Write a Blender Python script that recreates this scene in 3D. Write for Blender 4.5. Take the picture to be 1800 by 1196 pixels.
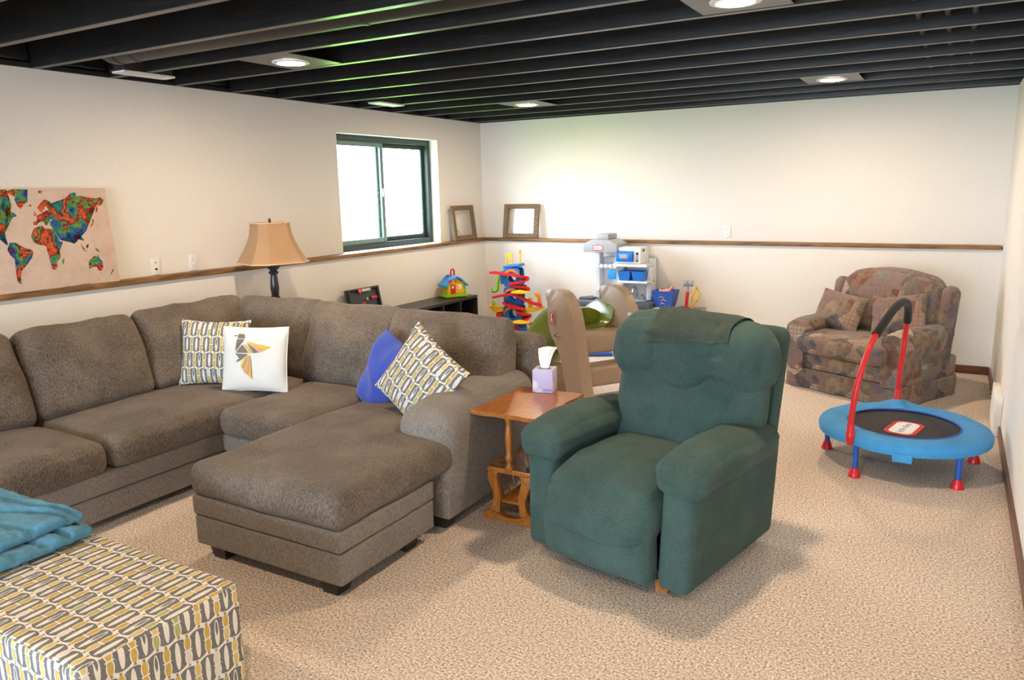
import bpy, bmesh, math, random
from mathutils import Vector, Matrix, noise as mnoise
PI = math.pi
random.seed(7)
scene = bpy.context.scene
C = scene.collection
for o in list(bpy.data.objects): bpy.data.objects.remove(o)

# ------------------------------------------------------------------ camera
def add_camera():
    x, y, z, yaw, pitch, roll, f = 4.8618, -7.7547, 1.6670, -0.52506, -0.193975, -0.019733, 1337.65
    fw = Vector((math.sin(yaw)*math.cos(pitch), math.cos(yaw)*math.cos(pitch), math.sin(pitch)))
    r = Vector((math.cos(yaw), -math.sin(yaw), 0)); u = r.cross(fw)
    r2 = math.cos(roll)*r + math.sin(roll)*u
    u2 = math.cos(roll)*u - math.sin(roll)*r
    cam = bpy.data.cameras.new('camera'); cam.sensor_width = 36; cam.lens = f/1800*36
    cam.clip_start = .05
    o = bpy.data.objects.new('camera', cam); C.objects.link(o)
    m = Matrix((r2, u2, -fw)).transposed().to_4x4(); m.translation = (x, y, z)
    o.matrix_world = m; scene.camera = o
add_camera()

# ------------------------------------------------------------------ light
SKY = 25.0
LAMP = 450.0
LAMP_COL = (1.0, .75, .51)
w = bpy.data.worlds.new('sky'); scene.world = w; w.use_nodes = True
w.node_tree.nodes['Background'].inputs[0].default_value = (.71, .86, 1.0, 1)
w.node_tree.nodes['Background'].inputs[1].default_value = SKY
def portal(name, loc, rot, sx, sy):
    l = bpy.data.lights.new(name, 'AREA'); l.shape = 'RECTANGLE'; l.size = sx; l.size_y = sy
    l.cycles.is_portal = True
    o = bpy.data.objects.new(name, l); C.objects.link(o); o.location = loc; o.rotation_euler = rot
portal('window_portal', (-.22, -1.65, 1.67), (0, -PI/2, 0), 1.08, 1.56)
portal('patio_portal', (2.6, -13.22, 1.08), (PI/2, 0, 0), 4.4, 2.1)
vs = scene.view_settings
vs.view_transform = 'Standard'; vs.look = 'None'; vs.gamma = 1; vs.use_curve_mapping = False
vs.exposure = 0.2

# ------------------------------------------------------------------ materials
class X:                                   # tiny node-expression helper
    def __init__(s, nt, sock): s.nt = nt; s.s = sock
    def op(s, kind, *a, clamp=False):
        n = s.nt.nodes.new('ShaderNodeMath'); n.operation = kind; n.use_clamp = clamp
        for i, v in enumerate((s,)+a):
            if isinstance(v, X): s.nt.links.new(v.s, n.inputs[i])
            else: n.inputs[i].default_value = v
        return X(s.nt, n.outputs[0])
    def __add__(s, o): return s.op('ADD', o)
    def __sub__(s, o): return s.op('SUBTRACT', o)
    def __mul__(s, o): return s.op('MULTIPLY', o)
    def __truediv__(s, o): return s.op('DIVIDE', o)
    def fl(s): return s.op('FLOOR')
    def fr(s): return s.op('FRACT')
    def ab(s): return s.op('ABSOLUTE')
    def lt(s, o): return s.op('LESS_THAN', o)
    def gt(s, o): return s.op('GREATER_THAN', o)
    def sq(s): return s.op('MULTIPLY', s)
def col4(c): return (c[0], c[1], c[2], 1)
def mixc(nt, f, a, b, mode='MIX'):
    n = nt.nodes.new('ShaderNodeMix'); n.data_type = 'RGBA'; n.blend_type = mode
    for sock, v in ((n.inputs[0], f), (n.inputs[6], a), (n.inputs[7], b)):
        if isinstance(v, X): nt.links.new(v.s, sock)
        elif hasattr(v, 'is_output'): nt.links.new(v, sock)
        elif isinstance(v, (tuple, list)): sock.default_value = col4(v)
        else: sock.default_value = v
    return n.outputs[2]
def newmat(name, rough=.6, spec=.3, base=None, metal=0, sheen=0):
    m = bpy.data.materials.new(name); m.use_nodes = True; nt = m.node_tree
    b = nt.nodes['Principled BSDF']; b.inputs['Roughness'].default_value = rough
    b.inputs['Specular IOR Level'].default_value = spec; b.inputs['Metallic'].default_value = metal
    if sheen: b.inputs['Sheen Weight'].default_value = sheen; b.inputs['Sheen Roughness'].default_value = .6
    if base: b.inputs['Base Color'].default_value = col4(base)
    return m, nt, b
def coords(nt, kind='Object', scale=(1, 1, 1), rot=(0, 0, 0)):
    t = nt.nodes.new('ShaderNodeTexCoord'); mp = nt.nodes.new('ShaderNodeMapping')
    mp.inputs['Scale'].default_value = scale; mp.inputs['Rotation'].default_value = rot
    nt.links.new(t.outputs[kind], mp.inputs[0]); return mp.outputs[0]
def noise(nt, vec, scale, detail=2, rough=.5, dist=0):
    n = nt.nodes.new('ShaderNodeTexNoise'); n.inputs['Scale'].default_value = scale
    n.inputs['Detail'].default_value = detail; n.inputs['Roughness'].default_value = rough
    n.inputs['Distortion'].default_value = dist
    nt.links.new(vec, n.inputs['Vector']); return n.outputs['Fac']
def ramp(nt, fac, stops, interp='LINEAR'):
    r = nt.nodes.new('ShaderNodeValToRGB'); r.color_ramp.interpolation = interp
    e = r.color_ramp.elements
    while len(e) < len(stops): e.new(.5)
    for i, (p, c) in enumerate(stops): e[i].position = p; e[i].color = col4(c)
    nt.links.new(fac.s if isinstance(fac, X) else fac, r.inputs[0]); return r.outputs[0]
def bump(nt, b, h, strength=.3, dist=.01):
    n = nt.nodes.new('ShaderNodeBump'); n.inputs['Strength'].default_value = strength; n.inputs['Distance'].default_value = dist
    nt.links.new(h.s if isinstance(h, X) else h, n.inputs['Height']); nt.links.new(n.outputs[0], b.inputs['Normal'])
def setc(nt, b, c): nt.links.new(c, b.inputs['Base Color'])
M = {}
def plain(name, c, rough=.5, spec=.4, metal=0, grain=.06, scale=30, bmp=0):
    m, nt, b = newmat(name, rough, spec, metal=metal)
    v = coords(nt); n = noise(nt, v, scale, 3)
    lo = tuple(x*(1-grain) for x in c); hi = tuple(min(1, x*(1+grain)) for x in c)
    setc(nt, b, ramp(nt, n, [(.3, lo), (.7, hi)]))
    if bmp: bump(nt, b, n, bmp, .004)
    M[name] = m; return m
def mk_materials():
    plain('wall', (.79, .765, .725), .85, .15, grain=.015, scale=40, bmp=.08)
    plain('sill_white', (.84, .83, .80), .6, .3, grain=.01)
    # carpet
    m, nt, b = newmat('carpet', .95, .05); v = coords(nt)
    n1 = noise(nt, v, 105, 2, .6); n2 = noise(nt, v, 1.3, 2)
    c = ramp(nt, n1, [(.34, (.20, .13, .09)), (.43, (.50, .40, .32)), (.54, (.70, .60, .52)), (.64, (.93, .87, .80))])
    c2 = mixc(nt, .25, c, ramp(nt, n2, [(.35, (.55, .47, .39)), (.65, (.68, .59, .51))]))
    setc(nt, b, c2); bump(nt, b, n1, .55, .006); M['carpet'] = m
    # black painted timber
    m, nt, b = newmat('black_paint', .30, .5); v = coords(nt, scale=(1.2, 12, 12))
    n1 = noise(nt, v, 6, 4, .65); n2 = noise(nt, coords(nt), 45, 3, .6)
    setc(nt, b, ramp(nt, n1, [(.35, (.010, .010, .011)), (.62, (.022, .021, .021)), (.78, (.05, .045, .04))]))
    bump(nt, b, n2, .18, .004); M['black_paint'] = m
    # rustic ledge timber
    for nm, sc in (('ledge_wood_y', (9, 1.2, 9)), ('ledge_wood_x', (1.2, 9, 9))):
        m, nt, b = newmat(nm, .5, .35); v = coords(nt, scale=sc)
        n1 = noise(nt, v, 4, 4, .6, .6); n2 = noise(nt, v, 1.1, 3, .7)
        c = ramp(nt, n1, [(.3, (.085, .040, .014)), (.52, (.27, .135, .048)), (.75, (.40, .225, .09))])
        setc(nt, b, mixc(nt, .45, c, ramp(nt, n2, [(.42, (.05, .028, .014)), (.6, (.40, .21, .075))]))); M[nm] = m
    def wood(name, a, bb, c3, sc, rough=.35, spec=.5):
        m, nt, b = newmat(name, rough, spec); v = coords(nt, scale=sc)
        n1 = noise(nt, v, 5, 4, .55, .8)
        setc(nt, b, ramp(nt, n1, [(.3, a), (.5, bb), (.72, c3)])); M[name] = m
    wood('base_wood', (.10, .035, .02), (.15, .055, .03), (.20, .08, .045), (3, 3, 14), .4)
    wood('oak', (.22, .065, .010), (.33, .110, .017), (.42, .155, .03), (14, 2, 14), .28, .55)
    wood('oak_z', (.22, .065, .010), (.34, .115, .018), (.42, .155, .03), (14, 14, 2), .3, .5)
    wood('frame_wood', (.07, .04, .02), (.19, .115, .055), (.30, .20, .105), (18, 18, 18), .6, .3)
    plain('espresso', (.022, .017, .015), .4, .5, grain=.15)
    plain('shelf_black', (.016, .015, .016), .35, .5, grain=.2)
    # grey brown chenille
    m, nt, b = newmat('chenille', .92, .1, sheen=.12)
    v = coords(nt); n1 = noise(nt, v, 4.2, 4, .6, .5); n2 = noise(nt, coords(nt, scale=(1, 1, .35)), 190, 2, .6)
    c = ramp(nt, n1, [(.32, (.062, .048, .036)), (.5, (.125, .098, .074)), (.68, (.205, .165, .130))])
    setc(nt, b, mixc(nt, .55, c, ramp(nt, n2, [(.35, (.055, .045, .037)), (.65, (.26, .215, .18))])))
    bump(nt, b, n2, .5, .004); M['chenille'] = m
    m2, nt, b = newmat('chenille_flat', .92, .1, sheen=.1)
    v = coords(nt); n1 = noise(nt, v, 5, 3, .6); n2 = noise(nt, coords(nt, scale=(1, 1, .3)), 210, 2, .6)
    c = ramp(nt, n1, [(.35, (.19, .17, .152)), (.65, (.24, .215, .192))])
    setc(nt, b, mixc(nt, .5, c, ramp(nt, n2, [(.35, (.10, .09, .08)), (.65, (.34, .305, .275))])))
    bump(nt, b, n2, .45, .003); M['chenille_flat'] = m2
    # green basket weave recliner cloth
    def weave(name, k):
        m, nt, b = newmat(name, .9, .1, sheen=.06)
        t = nt.nodes.new('ShaderNodeTexCoord'); sp = nt.nodes.new('ShaderNodeSeparateXYZ'); nt.links.new(t.outputs['UV'], sp.inputs[0])
        u, vv = X(nt, sp.outputs[0]), X(nt, sp.outputs[1])
        du = ((u*185).fr()-.5).ab(); dv = ((vv*185).fr()-.5).ab()
        dots = du.lt(.28)*dv.lt(.24)
        n1 = noise(nt, t.outputs['Object'], 5, 3, .6); n2 = noise(nt, t.outputs['Object'], 90, 2, .6)
        c = ramp(nt, n1, [(.3, (.022*k[0], .046*k[1], .042*k[2])), (.7, (.045*k[0], .080*k[1], .072*k[2]))])
        c2 = ramp(nt, n2, [(.35, (.06*k[0], .18*k[1], .172*k[2])), (.65, (.19*k[0], .235*k[1], .20*k[2]))])
        setc(nt, b, mixc(nt, dots*.6, c, c2)); bump(nt, b, dots, .25, .0015); M[name] = m
    weave('green_weave', (1, 1, 1)); weave('faded_weave', (1.9, 1.45, 1.35))
    # patchwork tapestry
    m, nt, b = newmat('patchwork', .9, .1, sheen=.15)
    v = coords(nt, 'UV')
    def vor(scale, metric, feat='F1', rnd=.85):
        n = nt.nodes.new('ShaderNodeTexVoronoi'); n.distance = metric; n.feature = feat
        n.inputs['Scale'].default_value = scale; n.inputs['Randomness'].default_value = rnd; nt.links.new(v, n.inputs['Vector']); return n
    big = vor(6.0, 'MANHATTAN'); sep = nt.nodes.new('ShaderNodeSeparateColor'); nt.links.new(big.outputs['Color'], sep.inputs[0])
    ca = ramp(nt, sep.outputs[0], [(0, (.40, .30, .22)), (.13, (.13, .145, .20)), (.26, (.25, .19, .175)), (.40, (.30, .29, .22)),
                                   (.54, (.30, .14, .11)), (.66, (.50, .42, .33)), (.79, (.20, .25, .23)), (.9, (.32, .26, .25))], 'CONSTANT')
    sm = vor(22, 'CHEBYCHEV'); sep2 = nt.nodes.new('ShaderNodeSeparateColor'); nt.links.new(sm.outputs['Color'], sep2.inputs[0])
    cb = ramp(nt, sep2.outputs[1], [(0, (.24, .17, .10)), (.25, (.10, .035, .03)), (.45, (.05, .055, .075)), (.62, (.24, .13, .09)), (.8, (.10, .10, .06))], 'CONSTANT')
    sx = nt.nodes.new('ShaderNodeSeparateXYZ'); nt.links.new(v, sx.inputs[0]); U, V = X(nt, sx.outputs[0]), X(nt, sx.outputs[1])
    plaid = (((U*28).fr()-.5).ab().lt(.12)).op('MAXIMUM', ((V*28).fr()-.5).ab().lt(.12))
    isplaid = X(nt, sep.outputs[1]).gt(.62); issm = X(nt, sep.outputs[1]).lt(.42)
    c = mixc(nt, issm*.6, ca, cb); c = mixc(nt, plaid*isplaid*.55, c, (.26, .11, .12))
    n2 = noise(nt, v, 70, 3, .6); n3 = noise(nt, v, 16, 3, .6)
    c = mixc(nt, .14, c, ramp(nt, n3, [(.35, (.06, .055, .06)), (.5, (.20, .12, .075)), (.65, (.30, .23, .15))]))
    c = mixc(nt, .30, c, ramp(nt, n2, [(.35, (.05, .045, .045)), (.65, (.32, .25, .18))]), 'OVERLAY')
    setc(nt, b, c); bump(nt, b, n2, .25, .002); M['patchwork'] = m
    # mid century leaf print, UV in metres
    def leaf(name, a, bb, white):
        m, nt, b = newmat(name, .85, .15)
        t = nt.nodes.new('ShaderNodeTexCoord'); sp = nt.nodes.new('ShaderNodeSeparateXYZ'); nt.links.new(t.outputs['UV'], sp.inputs[0])
        u, v = X(nt, sp.outputs[0]), X(nt, sp.outputs[1])
        vr = v/bb; r = vr.fl(); y = vr.fr()-.5
        uu = u/a + (r*.37).fr(); cc = uu.fl(); f = uu.fr()-.5
        def hsh(k):
            return ((cc*12.9898 + r*78.233 + k).op('SINE')*43758.5453).fr()
        yy = y*2.0; y2 = yy.sq()
        blob = ((f/.475).sq() + (yy/.96).sq().sq()).lt(1.0)
        lens = ((f/.125).sq() + (yy/.86).sq()).lt(1.0)
        drop = (f.ab()/.07 + ((yy-.30)/.5).sq()).lt(1.0)
        half = (f+.5).fr()-.5
        f2 = (uu+.5).fr()-.5
        c2i = (uu+.5).fl(); ysgn = y.gt(0)
        h2 = ((c2i*7.13 + r*3.77 + ysgn*5.31).op('SINE')*4375.85).fr()
        tp = (yy.ab()-.42).sq()*2.6; edge = (f2.ab()/.185 + tp*.9).lt(1.0); edgel = (f2.ab()/.140 + tp).lt(.93)
        side = hsh(1.7)
        W = white; D = (.125, .125, .122)
        ecol = ramp(nt, h2, [(0, (.55, .36, .03)), (.3, (.66, .50, .14)), (.55, (.40, .40, .12)), (.72, (.55, .36, .03)), (.88, (.70, .66, .58))], 'CONSTANT')
        c = mixc(nt, blob, W, D)
        c = mixc(nt, lens, c, W)
        c = mixc(nt, drop*side.gt(.55), c, D)
        c = mixc(nt, edge, c, W)
        c = mixc(nt, edgel, c, ecol)
        c = mixc(nt, y.ab().lt(.022)*f2.ab().lt(.2), c, W)
        rowgap = y.ab().gt(.485)
        c = mixc(nt, rowgap, c, W)
        dia = (f2.ab()*1.0 + (y.ab()-.5).ab()*.9).lt(.075)
        c = mixc(nt, dia, c, D)
        n = noise(nt, t.outputs['Object'], 160, 2)
        c = mixc(nt, .12, c, ramp(nt, n, [(.3, (.3, .29, .27)), (.7, (.9, .88, .84))]))
        setc(nt, b, c); bump(nt, b, n, .2, .002); M[name] = m
    leaf('leaf_print', .072, .105, (.80, .765, .70)); leaf('leaf_print_small', .066, .10, (.78, .73, .66))
    def cloth(name, c, rough=.9, sc=120, grain=.2, sheen=.3, bm=.3):
        m, nt, b = newmat(name, rough, .12, sheen=sheen); v = coords(nt)
        n1 = noise(nt, v, sc, 3, .6); n2 = noise(nt, v, 7, 3)
        lo = tuple(x*(1-grain) for x in c); hi = tuple(min(1, x*(1+grain)) for x in c)
        a = ramp(nt, n1, [(.3, lo), (.7, hi)]); bb = ramp(nt, n2, [(.3, lo), (.7, hi)])
        setc(nt, b, mixc(nt, .5, a, bb)); bump(nt, b, n1, bm, .003); M[name] = m
    cloth('blanket_blue', (.075, .235, .37), .95, 60, .3, .12, .6)
    cloth('pillow_blue', (.045, .085, .42), .8, 150, .12, .2)
    cloth('pillow_white', (.83, .81, .77), .85, 200, .05, .1)
    cloth('shade', (.72, .50, .30), .85, 260, .08, .1, .2)
    cloth('trampoline_pad', (.055, .29, .62), .55, 25, .12, .05, .35)
    cloth('trampoline_mat', (.020, .018, .019), .8, 260, .3, .1)
    cloth('foam_black', (.018, .018, .018), .8, 120, .3, .1)
    cloth('tissue', (.88, .88, .88), .9, 50, .02, .1, .1)
    # slide plastic with mottled grain
    plain('tan_plastic', (.36, .265, .185), .5, .35, grain=.09, scale=140, bmp=.15)
    plain('slide_green', (.17, .215, .022), .30, .5, grain=.05)
    for nm, c, r in (('white_plastic', (.80, .82, .85), .4), ('grey_plastic', (.36, .39, .43), .45), ('counter_grey', (.085, .10, .125), .4),
                     ('blue_plastic', (.012, .17, .62), .35), ('royal_blue', (.02, .105, .48), .4), ('cyan_blue', (.03, .32, .78), .4),
                     ('red_plastic', (.62, .022, .025), .3), ('yellow_plastic', (.78, .47, .01), .35), ('orange_plastic', (.75, .22, .02), .4),
                     ('green_plastic', (.22, .50, .02), .35), ('pink_plastic', (.75, .35, .28), .5), ('tower_blue', (.02, .16, .50), .4),
                     ('dark_plastic', (.02, .02, .022), .45), ('plate_white', (.84, .84, .84), .4), ('vent_white', (.80, .80, .79), .5),
                     ('logo_white', (.85, .85, .85), .5), ('logo_blue', (.03, .12, .45), .5), ('slate_panel', (.045, .055, .07), .5),
                     ('window_dark', (.035, .055, .05), .45), ('window_alu', (.16, .24, .23), .4), ('bronze', (.018, .018, .02), .25),
                     ('socket_grey', (.62, .62, .62), .5), ('label_grey', (.62, .60, .57), .6), ('duct_black', (.035, .032, .03), .45),
                     ('taupe', (.20, .165, .135), .7), ('bird_mustard', (.72, .48, .06), .85), ('bird_coral', (.72, .36, .26), .85)):
        plain(nm, c, r, .4, grain=.04)
    plain('chrome', (.62, .64, .66), .18, .5, metal=1, grain=.02)
    plain('gunmetal', (.05, .05, .055), .25, .5, metal=.4, grain=.05)
    # lawn
    m, nt, b = newmat('lawn', .95, .05); n1 = noise(nt, coords(nt), 6, 4)
    setc(nt, b, ramp(nt, n1, [(.3, (.13, .27, .035)), (.7, (.22, .40, .06))])); M['lawn'] = m
    plain('concrete', (.42, .41, .39), .9, .1, grain=.1, scale=3)
    # glass
    m = bpy.data.materials.new('glass'); m.use_nodes = True; nt = m.node_tree; nt.nodes.remove(nt.nodes['Principled BSDF'])
    tr = nt.nodes.new('ShaderNodeBsdfTransparent'); gl = nt.nodes.new('ShaderNodeBsdfGlossy'); gl.inputs['Roughness'].default_value = .02
    lw = nt.nodes.new('ShaderNodeLayerWeight'); fac = X(nt, lw.outputs['Facing']).op('POWER', 3.5)*.6+.035; mx = nt.nodes.new('ShaderNodeMixShader')
    nt.links.new(fac.s, mx.inputs[0]); nt.links.new(tr.outputs[0], mx.inputs[1]); nt.links.new(gl.outputs[0], mx.inputs[2])
    nt.links.new(mx.outputs[0], nt.nodes['Material Output'].inputs[0]); M['glass'] = m
    # lamp diffuser: gives off light
    m = bpy.data.materials.new('lamp_glow'); m.use_nodes = True; nt = m.node_tree; nt.nodes.remove(nt.nodes['Principled BSDF'])
    e = nt.nodes.new('ShaderNodeEmission'); e.inputs[0].default_value = col4(LAMP_COL); e.inputs[1].default_value = LAMP
    nt.links.new(e.outputs[0], nt.nodes['Material Output'].inputs[0]); M['lamp_glow'] = m
    # watercolour inks for the map and its aged paper
    m, nt, b = newmat('map_paper', .7, .2); v = coords(nt); n1 = noise(nt, v, 7, 4, .6); n2 = noise(nt, v, 60, 2)
    c = ramp(nt, n1, [(.3, (.56, .40, .32)), (.5, (.64, .50, .415)), (.7, (.66, .55, .47))])
    setc(nt, b, mixc(nt, .2, c, ramp(nt, n2, [(.3, (.5, .36, .28)), (.7, (.7, .6, .52))]))); M['map_paper'] = m
    m, nt, b = newmat('map_ink', .7, .2); v = coords(nt); n1 = noise(nt, v, 8, 4, .6, .2); n2 = noise(nt, v, 30, 3, .6)
    c = ramp(nt, n1, [(.28, (.28, .02, .16)), (.35, (.03, .02, .07)), (.41, (.03, .12, .36)), (.45, (.02, .26, .21)), (.485, (.20, .33, .04)), (.51, (.07, .02, .03)),
                      (.54, (.48, .03, .03)), (.58, (.68, .17, .03)), (.63, (.06, .02, .06)), (.70, (.02, .24, .21))])
    setc(nt, b, mixc(nt, .35, c, ramp(nt, n2, [(.35, (.05, .05, .07)), (.65, (.6, .45, .35))]), 'OVERLAY')); M['map_ink'] = m
    # tissue box print
    m, nt, b = newmat('tissue_box', .5, .3); v = coords(nt, 'UV')
    n = nt.nodes.new('ShaderNodeTexVoronoi'); n.inputs['Scale'].default_value = 15; nt.links.new(v, n.inputs['Vector'])
    sub = nt.nodes.new('ShaderNodeVectorMath'); sub.operation = 'SUBTRACT'; sc = nt.nodes.new('ShaderNodeVectorMath'); sc.operation = 'SCALE'; sc.inputs[3].default_value = 22
    nt.links.new(v, sc.inputs[0]); nt.links.new(n.outputs['Position'], sub.inputs[1])
    sc2 = nt.nodes.new('ShaderNodeVectorMath'); sc2.operation = 'SCALE'; sc2.inputs[3].default_value = 1; nt.links.new(v, sc2.inputs[0]); nt.links.new(sc2.outputs[0], sub.inputs[0])
    sp = nt.nodes.new('ShaderNodeSeparateXYZ'); nt.links.new(sub.outputs[0], sp.inputs[0])
    ang = X(nt, sp.outputs[1]).op('ARCTAN2', X(nt, sp.outputs[0]))
    pet = (ang*5.0).op('COSINE').ab(); d = X(nt, n.outputs['Distance'])
    fl = d.lt(pet*.42+.06)
    c = mixc(nt, fl, (.50, .44, .66), (.84, .82, .88)); c = mixc(nt, d.lt(.07), c, (.35, .27, .6))
    setc(nt, b, c); M['tissue_box'] = m
mk_materials()

# ------------------------------------------------------------------ mesh helpers
def T(loc=(0, 0, 0), rot=(0, 0, 0)):
    from mathutils import Euler
    return Matrix.Translation(loc) @ Euler(rot).to_matrix().to_4x4()
def obj(name, bm, mat, parent=None, sharp=38, uv=False):
    if uv: box_uv(bm)
    me = bpy.data.meshes.new(name); bmesh.ops.recalc_face_normals(bm, faces=bm.faces); bm.to_mesh(me); bm.free()
    for p in me.polygons: p.use_smooth = True
    me.set_sharp_from_angle(angle=math.radians(sharp))
    me.materials.append(M[mat] if isinstance(mat, str) else mat)
    o = bpy.data.objects.new(name, me); C.objects.link(o)
    if parent: o.parent = parent
    return o
def thing(name, label, cat, loc=(0, 0, 0), rotz=0, group=None):
    o = bpy.data.objects.new(name, None); C.objects.link(o); o.empty_display_size = .1
    o.location = loc; o.rotation_euler = (0, 0, rotz); tag(o, label, cat, group); return o
def tag(o, label, cat, group=None):
    o['label'] = label; o['category'] = cat
    if group: o['group'] = group
    return o
def struct(name, bm, mat, parent=None, **k):
    o = obj(name, bm, mat, parent, **k)
    if not parent: o['kind'] = 'structure'
    return o
def box_uv(bm):
    uvl = bm.loops.layers.uv.verify(); bm.normal_update()
    for f in bm.faces:
        n = f.normal; a = max(range(3), key=lambda i: abs(n[i]))
        for l in f.loops:
            c = l.vert.co
            l[uvl].uv = ((c.y, c.z), (c.x, c.z), (c.x, c.y))[a]
def bx(x0, x1, y0, y1, z0, z1, bm=None, bev=0, seg=2, m=None):
    bm = bm or bmesh.new()
    r = bmesh.ops.create_cube(bm, size=1)
    vs_ = r['verts']
    for v in vs_: v.co = Vector(((x0+x1)/2+v.co.x*(x1-x0), (y0+y1)/2+v.co.y*(y1-y0), (z0+z1)/2+v.co.z*(z1-z0)))
    if bev:
        es = {e for v in vs_ for e in v.link_edges}
        g = bmesh.ops.bevel(bm, geom=list(es), offset=bev, segments=seg, affect='EDGES', profile=.5)
        vs_ = list({v for f in g['faces'] for v in f.verts} | {v for v in vs_ if v.is_valid})
    if m is not None:
        for v in vs_: v.co = m @ v.co
    return bm
def xf(bm, m):
    bmesh.ops.transform(bm, matrix=m, verts=bm.verts); return bm
def prism(poly, t, bm=None, m=None, bev=0):
    """polygon (u,w) extruded by t along local +y, u->x w->z"""
    bm = bm or bmesh.new()
    a = [bm.verts.new((u, 0, w)) for u, w in poly]; b = [bm.verts.new((u, t, w)) for u, w in poly]
    n = len(poly); f1 = bm.faces.new(a); f2 = bm.faces.new(b[::-1])
    for i in range(n): bm.faces.new((a[i], b[i], b[(i+1) % n], a[(i+1) % n]))
    allv = a+b
    if bev:
        es = list(f1.edges)+list(f2.edges)
        g = bmesh.ops.bevel(bm, geom=es, offset=bev, segments=2, affect='EDGES', profile=.5)
        allv = list({v for f in g['faces'] for v in f.verts} | {v for v in allv if v.is_valid})
    bmesh.ops.triangulate(bm, faces=[f for f in bm.faces if len(f.verts) > 4])
    if m is not None:
        for v in allv:
            if v.is_valid: v.co = m @ v.co
    return bm
def lathe(prof, n=20, bm=None, m=None):
    bm = bm or bmesh.new(); rings = []
    for r, z in prof:
        if r < 1e-5: rings.append([bm.verts.new((0, 0, z))])
        else: rings.append([bm.verts.new((r*math.cos(2*PI*i/n), r*math.sin(2*PI*i/n), z)) for i in range(n)])
    for a, b in zip(rings, rings[1:]):
        for i in range(n):
            j = (i+1) % n
            if len(a) == 1 and len(b) == 1: continue
            if len(a) == 1: bm.faces.new((a[0], b[i], b[j]))
            elif len(b) == 1: bm.faces.new((a[i], b[0], a[j]))
            else: bm.faces.new((a[i], b[i], b[j], a[j]))
    if len(rings[0]) > 1: bm.faces.new(rings[0][::-1])
    if len(rings[-1]) > 1: bm.faces.new(rings[-1])
    if m is not None:
        for rg in rings:
            for v in rg: v.co = m @ v.co
    return bm
def smooth_path(pts, sub=6, closed=False):
    P = [Vector(p) for p in pts]; out = []; n = len(P)
    for i in range(n if closed else n-1):
        p0 = P[(i-1) % n] if closed or i > 0 else P[i]; p1 = P[i]; p2 = P[(i+1) % n]
        p3 = P[(i+2) % n] if closed or i+2 < n else p2
        for k in range(sub):
            t = k/sub
            out.append(.5*((2*p1)+(p2-p0)*t+(2*p0-5*p1+4*p2-p3)*t*t+(3*p1-p0-3*p2+p3)*t**3))
    if not closed: out.append(P[-1])
    return out
def tube(pts, r, n=10, bm=None, closed=False):
    bm = bm or bmesh.new(); P = [Vector(p) for p in pts]; rings = []; N = len(P)
    up = None
    for i, p in enumerate(P):
        a = P[i-1] if (i > 0 or closed) else p; b = P[(i+1) % N] if (i < N-1 or closed) else p
        d = (b-a).normalized()
        if up is None:
            up = Vector((0, 0, 1)) if abs(d.z) < .9 else Vector((1, 0, 0))
        s = d.cross(up).normalized(); up = s.cross(d).normalized()
        rr = r[i] if isinstance(r, (list, tuple)) else r
        rings.append([bm.verts.new(p + rr*(math.cos(2*PI*k/n)*s + math.sin(2*PI*k/n)*up)) for k in range(n)])
    for i in range(N if closed else N-1):
        a, b = rings[i], rings[(i+1) % N]
        for k in range(n): bm.faces.new((a[k], a[(k+1) % n], b[(k+1) % n], b[k]))
    if not closed: bm.faces.new(rings[0][::-1]); bm.faces.new(rings[-1])
    return bm
def rbox(sx, sy, sz, r=.05, n=14, puff=(0, 0, 0), wr=0, ws=4, seed=0, fn=None, m=None, uv=False):
    """soft rounded box centred at origin, resting-shape bulge and wrinkles"""
    bm = bmesh.new(); bmesh.ops.create_cube(bm, size=2)
    bmesh.ops.subdivide_edges(bm, edges=bm.edges[:], cuts=n, use_grid_fill=True)
    h = Vector((sx/2, sy/2, sz/2)); r = min(r, min(h)*.98)
    uvl = bm.loops.layers.uv.verify() if uv else None
    if uv:
        for f in bm.faces:
            c = f.calc_center_median(); a = max(range(3), key=lambda i: abs(c[i]))
            for l in f.loops:
                p = [math.copysign(math.sin(abs(c_)*PI/2)**.9, c_) for c_ in l.vert.co]; q = (p[0]*h.x, p[1]*h.y, p[2]*h.z)
                l[uvl].uv = ((q[1]+.37, q[2]), (q[0], q[2]), (q[0], q[1]+.21))[a]
    off = Vector((seed*7.31, seed*3.17, seed*1.93))
    for v in bm.verts:
        t = Vector([math.copysign(math.sin(abs(c)*PI/2)**.9, c) for c in v.co])
        p = Vector((t.x*h.x, t.y*h.y, t.z*h.z))
        inn = Vector([max(-(h[i]-r), min(h[i]-r, p[i])) for i in range(3)])
        d = p-inn
        if d.length > 1e-9: p = inn+d.normalized()*r
        for i in range(3):
            j, k = (i+1) % 3, (i+2) % 3
            if puff[i]: p[i] += puff[i]*t[i]*max(0, 1-t[j]**2)*max(0, 1-t[k]**2)
        if wr:
            nz = mnoise.noise_vector(p*ws+off)+.5*mnoise.noise_vector(p*ws*2.3+off)
            p += nz*wr
        v.co = p
    if fn:
        for v in bm.verts: v.co = Vector(fn(v.co))
    if m is not None: xf(bm, m)
    return bm
def pillow_z(u, v, t, e=2.6):
    return t/2*((1-abs(u)**e)*(1-abs(v)**e))**.55
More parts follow.
